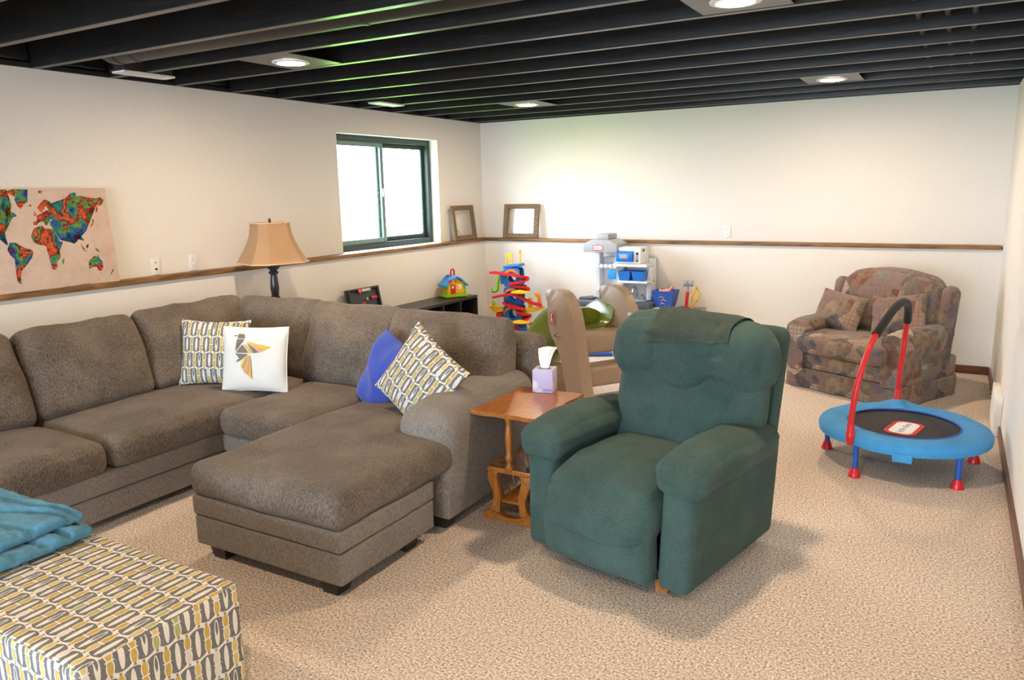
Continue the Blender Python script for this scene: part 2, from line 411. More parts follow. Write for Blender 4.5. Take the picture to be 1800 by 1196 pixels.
def pillow(w, h, t, n=26, ears=.07, wr=.004, seed=0, flat=0):
    """throw pillow in x (width) z (height), thickness along y; front is -y"""
    bm = bmesh.new(); uvl = bm.loops.layers.uv.verify(); g = {}
    for side in (-1, 1):
        for i in range(n+1):
            for j in range(n+1):
                u, v = -1+2*i/n, -1+2*j/n
                u = math.sin(u*PI/2); v = math.sin(v*PI/2)
                edge = i in (0, n) or j in (0, n)
                key = (i, j) if edge else (i, j, side)
                if key in g: continue
                x = u*w/2*(1-ears*(1-v*v)); z = v*h/2*(1-ears*(1-u*u))
                y = side*pillow_z(u, v, t) if not edge else 0
                q = Vector((x*9+seed*3.1, side*2.0, z*9+seed))
                d = mnoise.noise(q)*wr*(0 if edge else 1)
                g[key] = bm.verts.new((x, y+d, z))
    def G(i, j, s): return g[(i, j)] if (i in (0, n) or j in (0, n)) else g[(i, j, s)]
    for side in (-1, 1):
        for i in range(n):
            for j in range(n):
                q = [G(i, j, side), G(i+1, j, side), G(i+1, j+1, side), G(i, j+1, side)]
                f = bm.faces.new(q if side < 0 else q[::-1])
                for l in f.loops: l[uvl].uv = (l.vert.co.x+(.5 if side > 0 else 0), l.vert.co.z)
    return bm
def text(name, s, size, mat, parent, m, extr=.0006):
    cu = bpy.data.curves.new(name, 'FONT'); cu.body = s; cu.size = size; cu.extrude = extr; cu.align_x = 'CENTER'; cu.align_y = 'CENTER'
    t = bpy.data.objects.new(name, cu); C.objects.link(t)
    dg = bpy.context.evaluated_depsgraph_get(); me = bpy.data.meshes.new_from_object(t.evaluated_get(dg))
    bpy.data.objects.remove(t); bpy.data.curves.remove(cu)
    me.transform(m); me.materials.clear(); me.materials.append(M[mat])
    o = bpy.data.objects.new(name, me); C.objects.link(o)
    if parent: o.parent = parent
    return o
def rrect(w, h, r, n=6):
    pts = []
    for cx, cy, a0 in ((w/2-r, h/2-r, 0), (-w/2+r, h/2-r, 90), (-w/2+r, -h/2+r, 180), (w/2-r, -h/2+r, 270)):
        for k in range(n+1):
            a = math.radians(a0+90*k/n); pts.append((cx+r*math.cos(a), cy+r*math.sin(a)))
    return pts
def arc(cx, cy, r, a0, a1, n=10):
    return [(cx+r*math.cos(math.radians(a0+(a1-a0)*k/n)), cy+r*math.sin(math.radians(a0+(a1-a0)*k/n))) for k in range(n+1)]

# ================================================================== the setting
W, RY, H, TOP = 5.234, -13.2, 2.44, 2.72      # room width, rear wall, joist underside, deck
LZ = 1.128                                    # top of the timber ledge
HW = .08                                      # half wall stands proud of the wall above
def build_room():
    struct('floor', bx(-.3, W+.3, RY-.3, .3, -.12, 0), 'carpet')
    # left wall with the window opening, half wall as its part
    y0, y1, z0, z1 = -2.43, -.875, LZ, 2.21
    bm = bx(-.22, 0, RY-.2, y0, LZ-.01, H); bx(-.22, 0, y1, .2, LZ-.01, H, bm); bx(-.22, 0, y0, y1, z1, H, bm); bx(-.22, 0, y0, y1, LZ-.05, LZ, bm)
    wl = struct('wall_left', bm, 'wall')
    obj('half_wall', bx(-.22, HW, RY, 0, 0, LZ-.034), 'wall', wl)
    wb = struct('wall_back', bx(-.22, W+.2, 0, .2, 0, H), 'wall')
    obj('half_wall', bx(HW, W, -HW, 0, 0, LZ-.034), 'wall', wb)
    struct('wall_right', bx(W, W+.2, RY-.2, .2, 0, H), 'wall')
    # rear wall (behind the camera) with an unseen walk-out opening added for cool fill daylight
    bm = bx(-.2, .4, RY-.2, RY, 0, H); bx(4.8, W+.2, RY-.2, RY, 0, H, bm); bx(.4, 4.8, RY-.2, RY, 2.13, H, bm)
    struct('wall_rear', bm, 'wall')
    d = struct('added_door_1', bx(.4, .46, RY-.14, RY-.06, 0, 2.13), 'window_dark')
    for x in (1.5, 2.57, 3.64, 4.74): obj('door_frame', bx(x, x+.06, RY-.14, RY-.06, 0, 2.13), 'window_dark', d)
    # timber ledge
    struct('trim_1', bx(0.001, .108, RY+.02, -.0, LZ-.034, LZ, bev=.004), 'ledge_wood_y')
    struct('trim_2', bx(.108, W-.012, -.108, -.001, LZ-.034, LZ, bev=.004), 'ledge_wood_x')
    # baseboards
    struct('baseboard_back', bx(HW, W-.014, -HW-.014, -HW, 0, .075, bev=.004), 'base_wood')
    struct('baseboard_right', bx(W-.014, W, -1.52, -HW-.015, 0, .075, bev=.004), 'base_wood')
    struct('trim_3', bx(W-.014, W, RY+.02, -1.98, 0, .075, bev=.004), 'base_wood')
    struct('baseboard_left', bx(HW, HW+.014, RY+.02, -HW-.015, 0, .075, bev=.004), 'base_wood')
    # ceiling deck + joists
    c = struct('ceiling', bx(-.2, W+.2, RY-.2, .2, TOP, TOP+.05), 'black_paint')
    me = None
    y = -.151; k = 0
    while y > RY:
        if me is None:
            o = obj('joist', bx(-.1, W+.1, -.0225, .0225, H+.001, TOP-.001, bev=.003, seg=1), 'black_paint', c); me = o.data
        else:
            o = bpy.data.objects.new('joist', me); C.objects.link(o); o.parent = c
        o.location = (0, y, 0); y -= .486; k += 1
    obj('rim_board', bx(-.2, -.1, RY-.2, .2, H+.001, TOP-.001), 'black_paint', c)
    obj('rim_board', bx(W+.1, W+.2, RY-.2, .2, H+.001, TOP-.001), 'black_paint', c)
    obj('rim_board', bx(-.1, W+.1, .1, .2, H+.001, TOP-.001), 'black_paint', c)
    obj('rim_board', bx(-.1, W+.1, RY-.2, RY-.1, H+.001, TOP-.001), 'black_paint', c)
    obj('sill_plate', bx(-.18, .012, RY, 0, H+.0005, H+.03), 'black_paint', c)
    obj('sill_plate', bx(0, W, -.012, .1, H+.0005, H+.03), 'black_paint', c)
    # rough blocking over the left wall, one block per bay
    me = None; y = -.151
    while y > RY+.5:
        if me is None:
            o = obj('blocking', rbox(.05, .43, .24, .01, 8, wr=.012, ws=14, seed=3), 'black_paint', c); me = o.data
        else:
            o = bpy.data.objects.new('blocking', me); C.objects.link(o); o.parent = c
        o.location = (-.03, y-.243, H+.155); y -= .486
    # lawn outside
    bm = bx(-16, -.6, -14, 8, .75, .80); struct('ground', bm, 'lawn')
    bm = bx(-8, 14, -28, RY-.3, -.1, -.02); g = struct('patio', bm, 'concrete')  # unseen patio added outside the rear opening, grey to cut green bounce
build_room()

def build_window():
    y0, y1, z0, z1 = -2.43, -.875, LZ+.001, 2.21
    w_ = bpy.data.objects.new('window_1', None); C.objects.link(w_); w_['kind'] = 'structure'
    w_.location = (-.15, (y0+y1)/2, z0)
    def P(x0, x1, ya, yb, za, zb): return bx(x0+.15, x1+.15, ya-(y0+y1)/2, yb-(y0+y1)/2, za-z0, zb-z0, bev=.004)
    t = .055
    for nm, a in (('frame_jamb', (-.19, -.10, y0, y0+t, z0, z1)), ('frame_jamb', (-.19, -.10, y1-t, y1, z0, z1)),
                  ('frame_head', (-.19, -.10, y0+t, y1-t, z1-t, z1)), ('frame_sill', (-.19, -.10, y0+t, y1-t, z0, z0+t))):
        obj(nm, P(*a), 'window_dark', w_)
    ym = -1.685; s = .045
    def sash(xa, xb, ya, yb, mat):
        f = obj('sash', P(xa, xb, ya, ya+s, z0+t, z1-t), mat, w_)
        for nm, a in (('stile', (xa, xb, yb-s, yb, z0+t, z1-t)), ('rail', (xa, xb, ya+s, yb-s, z1-t-s, z1-t)), ('rail', (xa, xb, ya+s, yb-s, z0+t, z0+t+s))):
            obj(nm, P(*a), mat, f)
        obj('pane', P((xa+xb)/2-.003, (xa+xb)/2+.003, ya+s, yb-s, z0+t+s, z1-t-s), 'glass', f)
    sash(-.135, -.11, y0+t, ym+.03, 'window_alu'); sash(-.175, -.15, ym-.03, y1-t, 'window_dark')
    obj('latch', P(-.11, -.092, ym-.012, ym+.012, 1.63, 1.71), 'chrome', w_)
build_window()

# ================================================================== ceiling fittings
def recessed(x, y, label):
    t = thing('recessed_light', label, 'ceiling light', (x, y, H-.012), 0, 'recessed ceiling lights')
    obj('mounting_plate', bx(-.20, .20, -.218, .218, .015, .021), 'black_paint', t)
    n = 28; bm = lathe([(.078, .010), (.082, .003), (.108, .006), (.110, .010), (.110, .014), (.078, .014)], n)
    for f in [f for f in bm.faces if len(f.verts) > 4]: bm.faces.remove(f)
    a = [v for v in bm.verts if abs(v.co.z) < 1e-6]; obj('trim_ring', bm, 'plate_white', t)
    obj('diffuser', lathe([(.001, .002), (.07, .003), (.080, .007), (.080, .012), (.001, .012)], n), 'lamp_glow', t)
    obj('spring_clip', bx(-.006, .006, -.01, -.004, .022, .06), 'chrome', t)
recessed(1.37, -4.28, 'lit recessed ceiling light above the grey sectional sofa, white trim')
recessed(1.37, -1.37, 'lit recessed ceiling light by the corner near the window, white trim')
recessed(3.98, -4.28, 'lit recessed ceiling light above the green recliner, white trim')
recessed(3.98, -1.37, 'lit recessed ceiling light above the patchwork loveseat, white trim')
recessed(1.37, -7.2, 'added recessed ceiling light out of view above the end of the sofa by the leaf print bench')  # two unseen lamps added out of frame, extending the visible rows
recessed(3.98, -7.2, 'added recessed ceiling light out of view above the open carpet before the recliner')

def ceiling_vent(loc, L, Wd, label):
    t = thing('ceiling_vent', label, 'vent', loc, 0, 'white ceiling registers')
    bm = bx(-Wd/2, Wd/2, -L/2, -L/2+.02, -.012, 0, bev=.003); bx(-Wd/2, Wd/2, L/2-.02, L/2, -.012, 0, bm); bx(-Wd/2, -Wd/2+.02, -L/2+.02, L/2-.02, -.012, 0, bm); bx(Wd/2-.02, Wd/2, -L/2+.02, L/2-.02, -.012, 0, bm)
    obj('frame', bm, 'vent_white', t)
    for k in range(5):
        x = -Wd/2+.02+(Wd-.04)*(k+.5)/5
        obj('louvre', bx(x-.009, x+.009, -L/2+.02, L/2-.02, -.008, -.003), 'vent_white', t)
    obj('boot', bx(-Wd/2+.01, Wd/2-.01, -L/2+.01, L/2-.01, .001, .12), 'duct_black', t)
    obj('hanger', bx(-Wd/2-.02, Wd/2+.02, -L/2+.004, -L/2+.03, .0015, .012), 'duct_black', t)
ceiling_vent((.33, -4.52+.0, H-.002), .36, .12, 'white metal register between the black joists above the world map')
ceiling_vent((.46, -2.27, H-.002), .34, .13, 'white metal register between the black joists above the window')
def duct():
    t = thing('air_duct', 'round black painted air duct running between the ceiling joists', 'duct', (0, -4.77, H+.105))
    obj('pipe', tube([(.5, 0, 0), (2.6, 0, 0), (4.6, 0, 0)], .092, 24), 'duct_black', t)
    obj('elbow', tube(smooth_path([(.5, 0, 0), (.42, 0, .01), (.36, 0, .06), (.35, 0, .14)], 5), .096, 24), 'duct_black', t)
    for x in (.62, 2.35): obj('joint_band', tube([(x, 0, 0), (x+.03, 0, 0)], .095, 24), 'duct_black', t)
duct()
for i, x in enumerate((4.62, 4.75, 4.87)):
    tag(obj('water_pipe', tube([(x, -6.8, H+.065), (x, -.2, H+.065)], .016, 10), 'duct_black'),
        'thin black painted pipe crossing through the joists near the right wall', 'pipe', 'black pipes through the joists')

# ================================================================== wall fittings
def wall_plate(loc, rotz, label, kind, grp=None):
    t = thing('wall_plate', label, 'outlet', loc, rotz, grp)
    obj('plate', bx(-.036, .036, -.006, 0, -.058, .058, bev=.003), 'plate_white', t)
    if kind == 'outlet':
        for z in (-.022, .022):
            f = obj('receptacle', prism(rrect(.032, .028, .010), .002, m=T((0, -.0075, z))), 'plate_white', t)
            for x in (-.007, .007): obj('slot', bx(x-.0012, x+.0012, -.0082, -.0072, z-.004, z+.006), 'dark_plastic', f)
    else:
        for z, r in ((.028, .004), (-.018, .008)):
            obj('jack', lathe([(r, 0), (r, .008), (.001, .008)], 12, m=T((0, -.006, z), (PI/2, 0, 0))), 'gunmetal', t)
    for z in (-.048, .048): obj('screw', lathe([(.003, 0), (.003, .001), (.001, .001)], 8, m=T((0, -.006, z), (PI/2, 0, 0))), 'socket_grey', t)
wall_plate((.0005, -4.36, 1.19), PI/2, 'white wall plate with round jacks beside the world map', 'jack')
wall_plate((.0005, -4.05, 1.19), PI/2, 'white outlet plate on the wall beside the lamp shade', 'outlet')
wall_plate((2.89, -.0005, 1.217), 0, 'white outlet plate above the ledge right of the toy kitchen', 'outlet')
def low_vent():
    t = thing('wall_vent', 'low white vent cover standing out from the right wall at the floor', 'vent', (W, -1.75, 0))
    obj('cover', bx(-.045, 0, -.225, .225, .002, .27, bev=.006), 'wall', t)
    for k in range(6): obj('slat', bx(-.049, -.0455, -.19, .19, .05+k*.03, .062+k*.03), 'vent_white', t)
low_vent()

# ================================================================== sectional sofa
def sofa():
    S = thing('sectional_sofa', 'grey brown chenille corner sectional sofa with chaise along two walls', 'sofa', (0, 0, 0))
    def part(nm, bm, mat='chenille', uv=False): return obj(nm, bm, mat, S, sharp=60)
    # bases: two tiers with a seam
    def base(x0, x1, y0, y1, zs=(.05, .185, .30)):
        for i, (a, b) in enumerate(zip(zs, zs[1:])):
            e = .004*i
            part('base', rbox(x1-x0+2*e, y1-y0+2*e, b-a, .02, 8, wr=.002, ws=5, m=T(((x0+x1)/2, (y0+y1)/2, (a+b)/2))), 'chenille_flat')
    base(.20, 1.215, -7.35, -3.80)
    base(1.225, 2.50, -4.90, -3.80)
    # back frames
    part('back_frame', rbox(.20, 3.55, .58, .06, 12, m=T((.215, -5.575, .55))), 'chenille')
    part('back_frame', rbox(2.62, .20, .60, .07, 14, m=T((1.49, -3.83, .53))), 'chenille')
    # seat cushions
    def seat(x0, x1, y0, y1, z0=.295, z1=.465, sd=0, p=.022):
        part('seat_cushion', rbox(x1-x0, y1-y0, z1-z0, .055, 18, puff=(.008, .008, p), wr=.010, ws=4.0, seed=sd, m=T(((x0+x1)/2, (y0+y1)/2, (z0+z1)/2))))
    seat(.40, 1.245, -7.2, -6.32, sd=1); seat(.40, 1.245, -6.315, -5.592, sd=2); seat(.40, 1.245, -5.585, -4.10, sd=3)
    seat(1.25, 1.90, -4.945, -4.05, sd=4)
    # chaise: long cushion over its own block
    part('chaise_cushion', rbox(.925, 1.62, .165, .055, 22, puff=(.006, .008, .026), wr=.009, ws=3.2, seed=5, m=T((2.345, -4.825, .385))))
    for a, b, e in ((.07, .215, 0), (.217, .312, .003)):
        part('chaise_base', rbox(.90+2*e, .66+2*e, b-a, .016, 10, wr=.002, ws=5, m=T((2.345, -5.295, (a+b)/2))), 'chenille_flat')
    # back cushions
    def backc(cx, cy, w, h, t, rz, tilt, sd, zc=.70):
        def f(c):
            z = c.z/(h/2); s = c.y
            k = 1-.55*max(0, z)**2.2                     # top thins to an edge
            c = Vector((c.x*(1-.02*z), s*k, c.z - .018*(1-abs(c.x)/(w/2)) * max(0, z)))
            c.z += .008*mnoise.noise(Vector((c.x*5, sd*2.3, 0)))*max(0, z)
            return c
        part('back_cushion', rbox(w, t, h, .065, 20, puff=(.008, .035, .012), wr=.016, ws=4.2, seed=sd, fn=f, m=T((cx, cy, zc), (0, 0, rz)) @ T((0, 0, 0), (tilt, 0, 0))))
    # along the left wall (face +x): local -y is the front -> rotate +90deg
    backc(.47, -6.02, .85, .53, .23, PI/2, -.24, 21); backc(.47, -5.22, .72, .53, .23, PI/2, -.24, 22, .70)
    backc(.47, -4.44, .84, .53, .22, PI/2, -.22, 23, .715)
    backc(.47, -6.90, .85, .53, .23, PI/2, -.24, 27)
    # along the return (face -y)
    backc(.86, -4.05, .80, .53, .22, 0, -.22, 24, .71); backc(1.57, -4.08, .72, .53, .24, 0, -.25, 25, .705); backc(2.30, -4.10, .84, .53, .25, 0, -.25, 26, .70)
    # arm with a sloping rounded top
    def armf(c):
        y = c.y/.42
        c = Vector(c)
        if c.z > 0: c.z += .012*y - .035*max(0, -y-.45)**1.3; c.x *= 1+.03*max(0, c.z)/.28
        return c
    part('arm', rbox(.33, .94, .56, .10, 20, puff=(.004, .008, .018), wr=.004, ws=4, seed=8, fn=armf, m=T((2.655, -4.41, .352))), 'chenille_flat')
    part('arm_skirt', rbox(.32, .925, .15, .012, 8, m=T((2.655, -4.41, .145))), 'chenille_flat')
    # block feet
    feet = [(2.00, -5.545), (2.69, -5.545), (2.70, -5.09), (2.00, -5.09), (2.72, -4.79), (2.72, -3.95), (1.1, -7.2), (.35, -7.2), (.35, -3.95), (1.1, -5.0)]
    for x, y in feet:
        f = obj('foot', xf(lathe([(.055, 0), (.075, .075)], 4, m=T((0, 0, 0), (0, 0, PI/4))), T((x, y, 0))), 'espresso', S)
sofa()

# ------------------------------------------------------------------ pillows on the sofa
def place(o, loc, rz=0, rx=0, ry=0):
    o.matrix_world = T(loc, (0, 0, rz)) @ T((0, 0, 0), (rx, ry, 0)); return o
p1 = tag(obj('throw_pillow', pillow(.46, .43, .13, ears=.09, seed=1), 'leaf_print_small', sharp=80), 'leaf print throw pillow leaning in the sofa corner behind the white pillow', 'pillow')
place(p1, (.80, -4.56, .680), math.radians(28), -.24, .03)
def bird_pillow():
    t = thing('throw_pillow', 'white throw pillow with a geometric bird print in grey and yellow', 'pillow')
    w, h, th = .43, .40, .14
    obj('cover', pillow(w, h, th, ears=.05, seed=2, wr=.006), 'pillow_white', t, sharp=80)
    obj('piping', tube([((u*w/2)*(1-.05*(1-v*v)), 0, (v*h/2)*(1-.05*(1-u*u))) for u, v in
        [(-1+2*k/12, -1) for k in range(12)]+[(1, -1+2*k/12) for k in range(12)]+[(1-2*k/12, 1) for k in range(12)]+[(-1, 1-2*k/12) for k in range(12)]], .005, 6, closed=True), 'pillow_white', t)
    def patch(poly, mat):
        pts = [((x-975)/385., (645-y)/355.) for x, y in poly]
        bm = bmesh.new(); bm.faces.new([bm.verts.new((u, 0, v)) for u, v in pts])
        bmesh.ops.triangulate(bm, faces=bm.faces[:])
        for _ in range(3): bmesh.ops.subdivide_edges(bm, edges=[e for e in bm.edges if e.calc_length() > .06], cuts=1, use_grid_fill=False); bmesh.ops.triangulate(bm, faces=bm.faces[:])
        for v in bm.verts:
            u, q = max(-1, min(1, v.co.x)), max(-1, min(1, v.co.z))
            v.co = Vector((u*w/2*(1-.05*(1-q*q)), -pillow_z(u, q, th)-.007, q*h/2*(1-.05*(1-u*u))))
        obj('print_patch', bm, mat, t)
    for poly in ([(740, 388), (800, 370), (795, 390)], [(815, 360), (880, 362), (900, 410), (806, 410)], [(804, 420), (892, 424), (788, 560)],
                 [(880, 480), (955, 575), (800, 575)], [(795, 585), (955, 588), (865, 660)], [(835, 640), (860, 665), (800, 685)], [(925, 460), (1080, 570), (1030, 578)]):
        patch(poly, 'taupe')
    for poly in ([(905, 440), (1225, 512), (1150, 550)], [(890, 462), (1020, 575), (975, 580)], [(955, 598), (880, 770), (870, 720), (905, 640)], [(985, 598), (998, 875), (955, 830)]):
        patch(poly, 'bird_mustard')
    for poly in ([(925, 455), (1140, 552), (1090, 568)], [(962, 605), (980, 605), (950, 830), (895, 780)]):
        patch(poly, 'bird_coral')
    return t
place(bird_pillow(), (1.17, -4.56, .672), math.radians(21), -.22)
pb = tag(obj('throw_pillow', pillow(.30, .46, .17, ears=.02, seed=5, wr=.03, n=36), 'pillow_blue', sharp=80), 'plain royal blue pillow slumped against the leaf print pillow', 'pillow')
place(pb, (2.03, -4.38, .625), math.radians(-22), -.30, .40)
p2 = tag(obj('throw_pillow', pillow(.46, .46, .15, ears=.08, seed=6), 'leaf_print_small', sharp=80), 'leaf print throw pillow tilted on its corner against the sofa arm', 'pillow')
place(p2, (2.43, -4.55, .675), math.radians(-12), -.32, .55)

# ================================================================== printed storage bench + blanket
def bench():
    t = thing('storage_ottoman', 'long upholstered bench in white fabric with grey and mustard leaf print', 'ottoman', (2.27, -6.49, 0))
    obj('cover', rbox(1.29, .545, .36, .018, 14, puff=(.003, .003, .006), wr=.0015, m=T((0, 0, .242)), uv=True), 'leaf_print', t)
    for sx in (-1, 1):
        for sy in (-1, 1): obj('leg', lathe([(.022, 0), (.03, .064)], 10, m=T((sx*.58, sy*.21, 0))), 'espresso', t)
bench()
def blanket():
    t = thing('blanket', 'blue plush blanket folded in a loose heap on the leaf print bench', 'blanket', (1.85, -6.40, .437))
    def fold(sx, sy, sz, dx, dy, z, rz, sd, lines):
        def f(c):
            k = max(0, min(1, .5+c.z/sz)); d = 0
            for o_, sl, am, wd in lines:                       # soft creases running lengthwise
                w_ = c.y-o_-sl*c.x-.018*mnoise.noise(Vector((c.x*7, o_*9, sd)))
                d += am*math.exp(-(w_/wd)**2)
            c = Vector(c); e = max(0, c.x/(sx/2)-.5)
            c.z += k*(-d + .016*mnoise.noise(Vector((c.x*5+sd, c.y*7, 1.7))) + .006*mnoise.noise(Vector((c.x*21, c.y*30, sd)))) - k*.05*e*e
            return c
        return rbox(sx, sy, sz, sz*.46, 46, wr=.004, ws=11, seed=sd, fn=f, m=T((dx, dy, z+sz/2+.003), (0, 0, rz)))
    obj('fold', fold(.70, .38, .048, -.01, -.05, 0, .03, 1, ((.06, .12, .022, .012), (-.05, .2, .018, .010), (-.14, .1, .02, .014), (.15, .05, .014, .01))), 'blanket_blue', t, sharp=80)
    obj('fold', fold(.62, .32, .046, -.05, -.01, .036, .06, 2, ((.02, .25, .024, .012), (-.08, .15, .02, .010), (.10, .1, .02, .012), (-.02, -.2, .012, .008))), 'blanket_blue', t, sharp=80)
blanket()

# ================================================================== green recliner
def recliner():
    t = thing('recliner', 'dark green woven recliner armchair with padded arms standing on the carpet', 'armchair', (3.728, -4.505, 0), math.radians(-12))
    def part(nm, bm, mat='green_weave', s=70): return obj(nm, bm, mat, t, sharp=s)
    # side panels
    for s in (-1, 1):
        def f(c, s=s):
            z = (c.z+.25)/.5
            c = Vector(c)
            c.y += (-.02*(1-z) if c.y < 0 else .03*z) ; c.x += s*.015*z
            return c
        part('side_panel', rbox(.15, .80, .50, .035, 14, puff=(.008, .004, 0), wr=.003, ws=6, seed=11+s, fn=f, uv=True, m=T((s*.345, .0, .29))))
        def g(c, s=s):
            y = c.y/.40; c = Vector(c)
            c.z -= .055*max(0, -y-.35)**1.4 + .02*max(0, y)
            c.x += s*.012*math.cos(y*1.3)
            if c.z < 0: c.x *= .93
            return c
        part('arm_pad', rbox(.24, .76, .15, .062, 18, puff=(.012, .018, .026), wr=.007, ws=7, seed=13+s, fn=g, uv=True, m=T((s*.355, -.045, .545))))
    # seat cushion rolling over the front
    def sf(c):
        y = c.y/.31; c = Vector(c)
        wz = max(0, min(1, .5-c.z/.2))
        c.z += -.09*max(0, -y-.35)**1.5 + .012*math.cos(c.x*5) - wz*.05*max(0, -y-.2)
        g = math.exp(-((abs(c.x)-.27)/.05)**2)*max(0, min(1, (-y-.5)*3)); c.y += .006*g*math.sin(c.z*120)
        return c
    part('seat', rbox(.555, .70, .21, .085, 48, puff=(0, .05, .035), wr=.006, ws=6, seed=21, fn=sf, uv=True, m=T((0, -.15, .375))))
    # footrest panel
    def ff(c):
        c = Vector(c); c.y += -.035*math.cos(c.z*7); c.x *= 1-.02*abs(c.z)
        return c
    part('footrest', rbox(.555, .12, .27, .05, 18, puff=(0, .035, 0), wr=.008, ws=8, seed=22, fn=ff, uv=True, m=T((0, -.40, .185))))
    part('frame', bx(-.27, .27, -.33, .36, .07, .30), 'shelf_black')
    # back: lower panel, three-lobed head roll, shell
    B = T((.058, .235, .605), (-.22, 0, 0))
    def bf(c):
        c = Vector(c); z = c.z/.30
        c.x *= 1+.06*z
        c.y -= .02*math.cos(c.x*4.2)
        return c
    part('back_cushion', rbox(.72, .17, .52, .07, 20, puff=(.01, .035, 0), wr=.008, ws=6, seed=31, fn=bf, uv=True, m=B @ T((0, -.03, -.03))))
    def hf(c):
        c = Vector(c); x = c.x/.42; z0 = c.z
        d = abs(abs(c.x)-.150)
        if c.y < .02:
            w_ = min(1, (.02-c.y)/.06)
            c.y += w_*(.024*math.exp(-(d/.020)**2) - .010*math.cos(c.x/.15*PI/2)**2)
            c.y += w_*.0065*math.sin(z0*105+c.x*14)*math.exp(-(d/.045)**2)
        sag = .06*math.cos(min(1, abs(c.x)/.165)*PI/2)
        wz = max(0, min(1, -z0/.10))
        c.z -= sag*wz - .012*wz*math.exp(-(d/.03)**2)
        c.z -= .085*max(0, abs(x)-.45)**1.6*max(0, min(1, z0/.05+.5))
        return c
    hb = rbox(.815, .235, .32, .11, 60, puff=(.012, .03, .022), wr=.006, ws=8, seed=33, fn=hf, uv=True, m=B @ T((0, -.055, .30)))
    from mathutils.bvhtree import BVHTree
    tree = BVHTree.FromBMesh(hb)
    part('head_roll', hb)
    part('back_shell', rbox(.775, .11, .86, .05, 14, uv=True, m=B @ T((0, .10, .03))))
    # cloth laid over the headrest, following its surface
    bm = bmesh.new(); n, m_ = 22, 26; grid = []; uvl = bm.loops.layers.uv.verify()
    ax = B @ Vector((0, -.055, .30)); R3 = B.to_3x3()
    for i in range(n+1):
        u = -1+2*i/n; row = []
        for j in range(m_+1):
            v = j/m_; ph = math.radians(12+8*u*(1-v)+100*v)      # from the front face over the top
            x = .03+.015*v+u*(.205+.02*v) + .008*math.sin(v*9+u*2)*abs(u)
            dr = R3 @ Vector((0, -math.cos(ph), math.sin(ph))); o_ = B @ Vector((x, -.055, .30))
            hit = tree.ray_cast(o_+dr*.6, -dr)
            p = hit[0] if hit[0] is not None else o_+dr*.16
            row.append(bm.verts.new(p+dr*(.009+.003*math.sin(u*5+v*6)+.004*(1-v)*abs(u))))
        grid.append(row)
    for i in range(n):
        for j in range(m_):
            f = bm.faces.new((grid[i][j], grid[i+1][j], grid[i+1][j+1], grid[i][j+1]))
            for l, (a, b) in zip(f.loops, ((i, j), (i+1, j), (i+1, j+1), (i, j+1))): l[uvl].uv = (a/n*.43, b/m_*.36)
    bmesh.ops.solidify(bm, geom=bm.faces[:], thickness=.006)
    part('headrest_cover', bm, 'faded_weave')
    for s in (-1, 1): obj('wood_foot', bx(s*.27-.03, s*.27+.03, -.36, .36, .0, .05), 'oak', t)
recliner()

